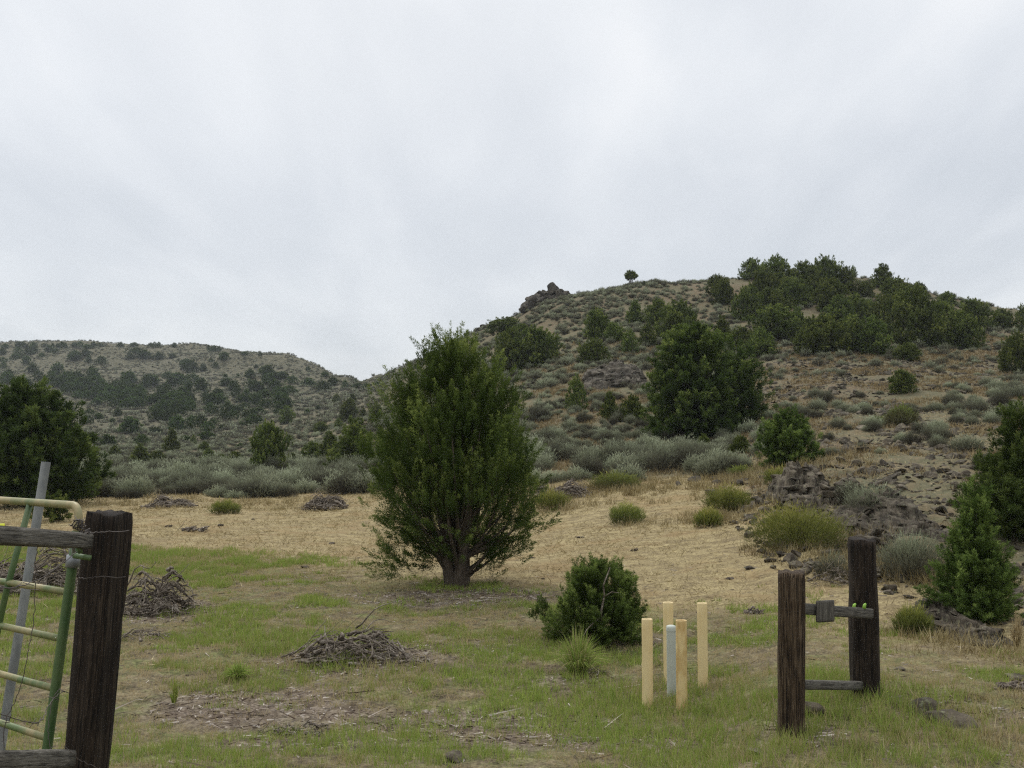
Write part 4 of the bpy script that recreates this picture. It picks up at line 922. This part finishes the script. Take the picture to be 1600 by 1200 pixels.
# thin dry grass over the hill
nH = 60000; Yt = np.sqrt(RS.uniform(16 ** 2, 90 ** 2, nH)); ut = RS.uniform(600, 1660, nH); xt = (ut - 800) / F * Yt; md, hl, fr, pa, mu = zones(xt, Yt)
kp = RS.rand(nH) < hl * sst(.40, .58, fbm(xt * .4, Yt * .4, 171)); x_, y_ = xt[kp], Yt[kp]
tufts('dry_hill_grass', x_, y_, RS.uniform(.10, .28, len(x_)), np.clip(RS.normal(.25, .2, len(x_)), 0, 1), 6, .006, .08, 'straw', .45)
# wood chips and twigs strewn in the bare patches
nC = 90000; Yt = np.sqrt(RS.uniform(3.5 ** 2, 17 ** 2, nC)); ut = RS.uniform(-100, 1700, nC); xt = (ut - 800) / F * Yt; md, hl, fr, pa, mu = zones(xt, Yt)
kp = RS.rand(nC) < np.maximum(mu, 0) ** 1.2 * .75 + .03; x_, y_ = xt[kp], Yt[kp]; n_ = len(x_); a = RS.uniform(0, 6.28, n_)
mb = MB(); ln = RS.uniform(.03, .10, n_) * (1 + (RS.rand(n_) < .06) * 2.5); d = np.stack([np.cos(a), np.sin(a), RS.normal(size=n_) * .12], 1)
blades(mb, np.stack([x_, y_, gz(x_, y_) + .012], 1), d, ln, .007 + .009 * RS.rand(n_), np.clip(RS.normal(.58, .3, n_), 0, 1))
M['chips'] = foliage('wood_chips', [(0, (.05, .035, .026)), (.5, (.17, .13, .10)), (1, (.46, .41, .35))], transl=.02, vary=0)
o = mb.obj('wood_chips', M['chips']); tag(o, kind='stuff')
# bunchgrass by the small juniper
def bunch(u, v, w, h, label, seed, n=520, mk='grass', t0=.55):
    global RS
    RS = np.random.RandomState(seed); p_ = at(u, v); Wd = px(p_.y, w) / 2; Hh = px(p_.y, h); mb = MB()
    for i in range(n):
        a = RS.uniform(0, 6.28); l_ = RS.rand() ** .7 * 1.0; b0 = np.array((math.cos(a), math.sin(a), 0)) * Wd * .22 * RS.rand(); tip = np.array((math.cos(a) * Wd * l_, math.sin(a) * Wd * l_, Hh * (1 - .75 * l_ * l_) * RS.uniform(.45, 1)))
        mid = b0 * .5 + tip * .5 + np.array((0, 0, Hh * .16)); t_ = np.clip(RS.normal(t0, .25), 0, 1); w_ = .0032
        s_ = unit(np.cross(tip - b0, RS.normal(size=3))) * w_
        mb.add([b0 - s_, b0 + s_, mid + s_ * .8, mid - s_ * .8, tip], [(3, 2, 4)], [(0, 1, 2, 3)], t_)
    o = mb.obj('bunchgrass', M[mk]); o.location = p_; tag(o, label, 'grass clump'); return o
bunch(903, 1052, 125, 84, 'tall yellow-green clump of bunchgrass in front of the low bushy juniper', 1201, 420, t0=.55)
bunch(372, 1060, 60, 30, 'bright green weed clump in the grass beside the wood chips', 1202, 400, t0=.8)
bunch(272, 1100, 26, 52, 'thin upright green weed left of the wood chips', 1203, 70, t0=.7)
bunch(1590, 1010, 36, 60, 'pale dry grass clump against the rock pile', 1204, 200, 'straw')
# ------------------------------------------------------------------ brush piles
def pile(u, v, w, h, label, n, seed, name='brush_pile', rr0=.013, sticks=(), lmin=.25):
    r = np.random.RandomState(seed); p_ = at(u, v); Wd = px(p_.y, w); Hh = px(p_.y, h); mb = MB()
    def surf(x, y): return max(0., 1 - (2 * x / Wd) ** 2 - (3 * y / Wd) ** 2) ** .6 * Hh * (.10 + 1.55 * float(vnoise(x / Wd * 5 + seed, y / Wd * 5, seed)))
    for i in range(n + n // 2):
        thin = i >= n
        a = r.uniform(-math.pi, math.pi); q_ = math.sqrt(r.rand()); cx_ = math.cos(a) * q_ * Wd * .5; cy_ = math.sin(a) * q_ * Wd * .32
        ln = Wd * lmin * (r.uniform(.25, .8) if not thin else r.uniform(.3, 1.1)) * (1 + (r.rand() < .12) * .6); ya = r.normal() * .7 + (0 if r.rand() < .7 else 1.5)
        d = np.array((math.cos(ya), math.sin(ya) * .8, 0)); lay = r.rand() ** .5; rise = r.normal() * (.20 if not thin else .5); nn = np.array((-d[1], d[0], 0)); bend = r.normal() * .16 * ln; wv = r.uniform(4, 11); pts = []
        for t_ in np.linspace(-.5, .5, 7):
            x_, y_ = cx_ + d[0] * ln * t_, cy_ + d[1] * ln * t_
            pts.append(np.array((x_, y_, .6 * surf(cx_, cy_) * lay + .4 * surf(x_, y_) * lay + .012 + rise * ln * (t_ + .5) + r.normal() * .004)) + nn * (bend * (1 - 4 * t_ * t_) + .03 * ln * math.sin(t_ * wv)))
        r0 = rr0 * (r.uniform(.35, 1.0) if r.rand() > .16 else r.uniform(1.4, 2.6)) * (.32 if thin else 1); tube(mb, pts, np.linspace(r0, r0 * .35, 7), 5, .5, jit=.3)
    for (a, b, c, ln, r0) in sticks:
        pts = [np.array((a, b, .05)) + np.array((c[0], c[1], c[2])) * ln * t_ + np.array((.02 * math.sin(t_ * 9), 0, 0)) for t_ in np.linspace(0, 1, 6)]; tube(mb, pts, np.linspace(r0, r0 * .3, 6), 5, .5, jit=.2)
    o = mb.obj(name, M['dead'], smooth=True); o.location = p_; tag(o, label, 'brush pile'); return o
pile(556, 1030, 158, 36, 'grey pile of dead twisted branches in the grass left of the bollards', 190, 51, rr0=.011, lmin=.38, sticks=[(-.38, -.05, (.5, 0, .5), .22, .022), (-.1, -.05, (.6, -.1, .10), .34, .02), (.3, 0, (.5, -.2, -.1), .4, .016), (-.42, -.1, (-.5, -.2, .1), .2, .03)])
pile(245, 958, 120, 56, 'bleached brush pile right beside the leaning gate post', 230, 52, rr0=.014, lmin=.36, sticks=[(.02, 0, (.08, 0, 1), .40, .022), (.02, .0, (.35, 0, .9), .28, .014)])
pile(50, 925, 190, 64, 'long heap of dead branches seen through the gate', 380, 53, rr0=.014)
pile(225, 1000, 90, 16, 'loose scatter of dead sticks below the bleached brush pile', 60, 54, rr0=.008)
pile(508, 797, 66, 22, 'rounded brown brush pile at the edge of the sagebrush, left of the tall juniper', 240, 55, rr0=.020, lmin=.4)
pile(268, 793, 70, 14, 'low flat brush heap at the left back edge of the meadow', 160, 56, rr0=.020, lmin=.4)
pile(880, 776, 85, 22, 'dark brush pile behind the right side of the tall juniper', 260, 57, rr0=.018, lmin=.35)
pile(460, 1145, 110, 8, 'short bleached sticks lying flat in the wood chips at the bottom', 45, 58, rr0=.008)
pile(640, 1035, 70, 12, 'few dark sticks trailing right of the grey branch pile', 50, 59, rr0=.007)
pile(1178, 960, 30, 8, 'small black clod of dung and sticks on the dry grass left of the brace', 25, 60, rr0=.02, name='dung_heap')
pile(1585, 1078, 44, 12, 'weathered sticks on the rocks at the right edge', 14, 61, rr0=.016, lmin=.9)
pile(1298, 915, 60, 34, 'dead bare shrub skeleton between the two brace posts', 40, 62, rr0=.006, lmin=.7)
pile(930, 1056, 44, 8, 'white sticks lying at the foot of the bunchgrass', 12, 63, rr0=.005, lmin=.8)
pile(305, 830, 40, 6, 'dark debris lying on the dry meadow at left', 30, 64, rr0=.02, lmin=.4)

# ------------------------------------------------------------------ timber, boards, wire
def timber(mb, p0, p1, w, d, rot=0., seed=0, rough=.006, n=26, m=5, chamfer=.12, side=None):
    r = np.random.RandomState(seed); p0 = np.array(p0); p1 = np.array(p1); ax = unit(p1 - p0); ln = np.linalg.norm(p1 - p0)
    s0 = np.array(side) if side is not None else np.array((math.cos(rot), math.sin(rot), 0)); s0 = unit(s0 - ax * s0.dot(ax)); t0 = np.cross(ax, s0)
    prof = []
    for e in range(4):
        c = [(-1, -1), (1, -1), (1, 1), (-1, 1)]; a = np.array(c[e], float); b = np.array(c[(e + 1) % 4], float)
        for k in range(m): prof.append(a + (b - a) * ((k + .5) / m * (1 - chamfer) + chamfer / 2))
    prof = np.array(prof) * np.array((w, d)) / 2; K = len(prof)
    V = []
    for i in range(n):
        t_ = i / (n - 1); nz_ = (vnoise(np.arange(K) * .9 + seed * 7, np.full(K, t_ * ln * 3.), seed) - .5) * 2 * rough + (vnoise(np.arange(K) * 2.3 + seed, np.full(K, t_ * ln * 1.2), seed + 4) - .5) * 2 * rough * 1.2
        sc_ = 1 - (.04 if i in (0, n - 1) else 0); pp = prof * sc_ * (1 + nz_[:, None] / (min(w, d) / 2))
        V.append(p0 + ax * ln * t_ + pp[:, :1] * s0 + pp[:, 1:] * t0 + (ax * (vnoise(np.arange(K) * .7, np.full(K, 3.), seed)[:, None] - .5) * rough * 3 if i in (0, n - 1) else 0))
    V = np.concatenate(V + [p0[None], p1[None]]); q_ = [(i*K+k, i*K+(k+1) % K, (i+1)*K+(k+1) % K, (i+1)*K+k) for i in range(n-1) for k in range(K)]
    tr = [(n*K, (k+1) % K, k) for k in range(K)] + [(n*K+1, (n-1)*K+k, (n-1)*K+(k+1) % K) for k in range(K)]
    gr = np.stack([(V - p0) @ s0 + seed, (V - p0) @ t0, (V - p0) @ ax + seed * 3], 1); mb.G.append(gr); mb.add(V, tr, q_)
def local(mb, name, m, root, smooth=False):
    off = np.array(root.location); mb.V = [v - off for v in mb.V]; return mb.obj(name, m, root, smooth)
# leaning gate post with boards and old wire
YP = 4.35; b0 = P(113, 1372, YP); b1 = P(171, 801, YP)
root = empty('fence_section', (b0.x, b0.y, float(gz(b0.x, b0.y)))); tag(root, 'leaning dark timber gatepost with grey boards and loose barbed wire at the left', 'fence')
mb = MB(); timber(mb, b0 - Vector((-.01, 0, .1)), b1, .135, .16, R(-14), 3, .006, 40, 6); local(mb, 'post', M['tie'], root, False)
def board(root, a, b, w, th, seed, name='rail', m='board'):
    a = np.array(a); b = np.array(b); mb = MB(); d = unit(b - a); s = np.array((0, 0, 1.)); timber(mb, a, b, w, th, 0, seed, .0012, 18, 4, .06, side=s); return local(mb, name, M[m], root)
board(root, P(139, 846, 4.20), P(-220, 822, 2.6), .060, .035, 11)
board(root, P(112, 1186, 4.20), P(-220, 1196, 2.6), .070, .035, 12)
mb = MB(); tube(mb, [P(125, 838, 4.16), P(122, 850, 4.14), P(126, 864, 4.15)], .010, 6); tube(mb, [P(115, 868, 4.2), P(142, 872, 4.2)], .012, 6); local(mb, 'hinge_bracket', M['gate'], root)
def wirep(pts, r=.0018, barbs=0, seed=0, root=root, name='wire'):
    r_ = np.random.RandomState(seed); pts = np.array([np.array(p_) for p_ in pts]); t_ = np.arange(len(pts)); tt = np.linspace(0, len(pts) - 1, len(pts) * 8)
    # Catmull-Rom smoothing
    out = []
    for q_ in tt:
        i = min(int(q_), len(pts) - 2); f = q_ - i; p0, p1, p2, p3 = pts[max(i-1, 0)], pts[i], pts[i+1], pts[min(i+2, len(pts)-1)]
        out.append(.5 * ((2*p1) + (-p0+p2)*f + (2*p0-5*p1+4*p2-p3)*f*f + (-p0+3*p1-3*p2+p3)*f**3))
    mb = MB(); tube(mb, np.array(out) + r_.normal(size=(len(out), 3)) * .002, r, 4)
    for k in range(barbs):
        c = out[r_.randint(len(out))]; d = unit(r_.normal(size=3)) * .022; tube(mb, [c - d, c, c + d], r * .8, 4)
    return local(mb, name, M['wire'], root)
wirep([P(-60, 850, 3.6), P(60, 838, 4.0), P(128, 834, 4.1), P(150, 832, 4.2), P(203, 829, 4.22)], barbs=3, seed=1)
wirep([P(118, 905, 4.22), P(150, 902, 4.2), P(196, 902, 4.23)], seed=2)
wirep([P(-60, 915, 3.7), P(20, 918, 3.9), P(70, 900, 4.0), P(120, 862, 4.15)], barbs=4, seed=3)
wirep([P(62, 835, 4.0), P(56, 870, 4.0), P(54, 940, 4.02), P(46, 1010, 4.0), P(30, 1080, 4.0), P(8, 1135, 4.0), P(5, 1230, 4.0)], barbs=8, seed=4)
wirep([P(-30, 1100, 3.6), P(20, 1122, 3.8), P(60, 1128, 3.9), P(80, 1096, 4.05), P(100, 1080, 4.2)], barbs=6, seed=5)
wirep([P(84, 1210, 4.15), P(76, 1150, 4.15), P(80, 1100, 4.2), P(90, 1080, 4.2)], barbs=4, seed=6)
wirep([P(100, 1165, 4.12), P(130, 1190, 4.15), P(165, 1205, 4.2)], seed=7)
for k in range(6): wirep([P(112 + 3 * k, 822 + 2 * k, 4.14), P(120 + 2 * k, 812 + 4 * (k % 3), 4.1), P(132 - k, 820 + 3 * k, 4.1), P(124, 838 - k, 4.12), P(140, 826 + k, 4.16)], .0025, 3, 20 + k)
mb = MB(); timber(mb, P(2, 850, 3.58), P(2, 818, 3.58), .022, .004, 0, 5, .0005, 4, 3); local(mb, 'tag', M['tagy'], root)
# green tube gate
G0 = P(126, 790, 4.46); gd_ = unit(np.array((-.80, .60, -.0)))
root = empty('metal_gate', P(60, 1300, 4.5)); tag(root, 'faded green tubular metal gate hanging behind the leaning post', 'gate')
lean = np.array(P(64, 1240, 4.46)) - np.array(G0)
LEN = 2.9
mb = MB(); c_ = np.array(G0); pts = [c_ + lean * .12]
for a in np.linspace(0, 1, 7): pts.append(c_ + lean * .06 * (1 - math.sin(a * 1.57)) + gd_ * .06 * (1 - math.cos(a * 1.57)))
pts.append(c_ + gd_ * .5); pts.append(c_ + gd_ * LEN); tube(mb, pts, .017, 12, cap=True); local(mb, 'top_rail', M['gate_tan'], root, True)
mb = MB(); tube(mb, [c_ + lean * t_ for t_ in np.linspace(.09, 1.02, 8)], .021, 12); local(mb, 'stile', M['gate'], root, True)
mb = MB(); tube(mb, [c_ + gd_ * LEN + lean * t_ for t_ in np.linspace(0, 1, 8)], .021, 12); local(mb, 'stile', M['gate'], root, True)
for v_ in (927, 1000, 1078, 1155):
    f_ = (v_ - 790) / 450.; a_ = c_ + lean * f_; mb = MB(); tube(mb, [a_ + gd_ * t_ + np.array((0, 0, .0)) for t_ in np.linspace(0, LEN, 8)], .0150, 10); local(mb, 'rail', M['gate_tan'], root, True)
mb = MB(); q0 = c_ + gd_ * .42; tube(mb, [q0 + gd_ * .0 , q0 + gd_ * .10 + lean * .33, q0 + gd_ * .22 + lean * .98], .015, 8); local(mb, 'brace', M['gate'], root, True)
mb = MB(); tube(mb, [c_ + lean * .175, c_ + lean * .215], .029, 10); tube(mb, [c_ + lean * .18, c_ + lean * .12 + np.array((.04, -.12, .0))], .008, 6); local(mb, 'hinge', M['galv'], root, True)
# grey steel pipe
a = P(72, 722, 5.0); b = P(8, 1125, 5.0); b = b + (b - a) * .45
root = empty('steel_pipe', b); tag(root, 'leaning grey galvanised steel pipe standing behind the green gate', 'pipe')
mb = MB(); tube(mb, [b, (a + b) / 2, a], .022, 14, cap=False); local(mb, 'pipe', M['galv'], root, True)
mb = MB(); tube(mb, [a + (b - a) * .012, a + (b - a) * .008], .0195, 14); local(mb, 'opening_shade', M['dark'], root)  # near-black plug: shade inside the pipe mouth is painted
# right H brace
root = empty('fence_brace', P(1237, 1152, 6.75)); tag(root, 'two weathered timber posts joined by grey boards in an H at the right', 'fence')
mb = MB(); timber(mb, P(1236, 1190, 6.75), P(1236, 893, 6.75), .165, .19, R(-16), 21, .006, 34, 6); local(mb, 'post', M['tie2'], root)['label'] = 'shorter brown post'
mb = MB(); timber(mb, P(1352, 1110, 7.75), P(1346, 843, 7.75), .185, .20, R(-12), 22, .009, 34, 6); local(mb, 'post', M['tie'], root)['label'] = 'taller blackened post'
board(root, P(1250, 951, 6.75), P(1361, 959, 7.54), .072, .04, 23)
board(root, P(1254, 1070, 6.85), P(1344, 1071, 7.66), .062, .05, 24)
mb = MB(); A_, B_ = P(1287, 970.5, 6.9), P(1287, 937, 6.9); timber(mb, A_ + Vector((0, -.03, 0)), B_ + Vector((0, -.03, 0)), .142, .02, R(20), 25, .0008, 10, 4, .03); local(mb, 'plank', M['board'], root)
for u_ in (1334, 1350):
    mb = MB(); tube(mb, [P(u_, 951, 7.42), P(u_ + 1, 945, 7.42), P(u_ + 3, 943, 7.42)], [.014, .011, .006], 7); local(mb, 'insulator', M['ins'], root, True)
# bollards
def bollard(u, vb, vt, Y, r, label, group, mk, name='yellow_bollard', capm=None):
    p_ = P(u, vb, Y); p_.z = float(gz(p_.x, p_.y)) - .04; top = P(u, vt, Y); root = empty(name, p_); tag(root, label, 'bollard', group); mb = MB(); h = top.z - p_.z
    n = 16; an = np.arange(n) * 2 * math.pi / n; ri = r * .86; V = []
    for (rad, z) in ((r, 0), (r, h * .33), (r, h * .66), (r, h - .004), (r * .985, h), (ri, h), (ri, h - .12)): V.append(np.stack([np.cos(an) * rad, np.sin(an) * rad, np.full(n, z)], 1))
    q_ = [(i*n+k, i*n+(k+1) % n, (i+1)*n+(k+1) % n, (i+1)*n+k) for i in range(len(V)-1) for k in range(n)]
    if capm is None:
        mb.add(np.concatenate(V), None, q_); mb.obj('sleeve', M[mk], root, False)
        mb = MB(); an_ = np.concatenate([np.stack([np.cos(an) * ri * .97, np.sin(an) * ri * .97, np.full(n, h - .02)], 1), [[0, 0, h - .025]]]); mb.add(an_, [(n, k, (k+1) % n) for k in range(n)]); mb.obj('opening_shade', M['dark'], root)  # near-black disc across the bore paints the shade down the sleeve
    else:
        mb.add(np.concatenate(V[:4]), None, q_[:3*n]); mb.obj('sleeve', M[mk], root, True)
        mb = MB(); VV = []
        for (rad, z) in ((r * 1.08, h - .035), (r * 1.08, h - .008), (r * .98, h + .006), (r * .5, h + .012), (.001, h + .013)): VV.append(np.stack([np.cos(an) * rad, np.sin(an) * rad, np.full(n, z)], 1))
        mb.add(np.concatenate(VV), None, [(i*n+k, i*n+(k+1) % n, (i+1)*n+(k+1) % n, (i+1)*n+k) for i in range(4) for k in range(n)]); mb.obj('cap', M[capm], root)
    return root
GB = 'yellow bollards round the grey-green marker post'
bollard(1012, 1094, 967, 8.35, .044, 'clean pale yellow bollard standing leftmost, in front', GB, 'yellow')
bollard(1065.5, 1098, 969, 8.2, .044, 'orange-stained yellow bollard overlapping the grey-green post', GB, 'yellow2')
bollard(1045, 1068, 941, 9.15, .045, 'yellow bollard behind the grey-green post, half hidden', GB, 'yellow')
bollard(1098.5, 1077, 942, 8.95, .044, 'pale yellow bollard standing rightmost, apart from the others', GB, 'yellow')
bollard(1049.5, 1082, 979, 8.65, .039, 'short grey-green capped marker post in the middle of the yellow bollards', None, 'marker', 'marker_post', 'marker')
# ------------------------------------------------------------------ air
M_, t_, b_, o_ = mat('haze_air'); t_.nodes.remove(b_); pv = N(t_, 'ShaderNodeVolumePrincipled'); pv.inputs['Density'].default_value = .00022; pv.inputs['Color'].default_value = (.90, .95, 1, 1); pv.inputs['Anisotropy'].default_value = 0.1
L(t_, pv.outputs[0], o_.inputs['Volume'])
zmin = float(Vg[:, 2].min()) - 2; mb = MB(); x0, x1, y0, y1, z0, z1 = -770, 770, -770, 770, zmin, 75.0
mb.add([(x0,y0,z0),(x1,y0,z0),(x1,y1,z0),(x0,y1,z0),(x0,y0,z1),(x1,y0,z1),(x1,y1,z1),(x0,y1,z1)], None, [(0,3,2,1),(4,5,6,7),(0,1,5,4),(1,2,6,5),(2,3,7,6),(3,0,4,7)])
o = mb.obj('haze', M_); tag(o, kind='stuff')
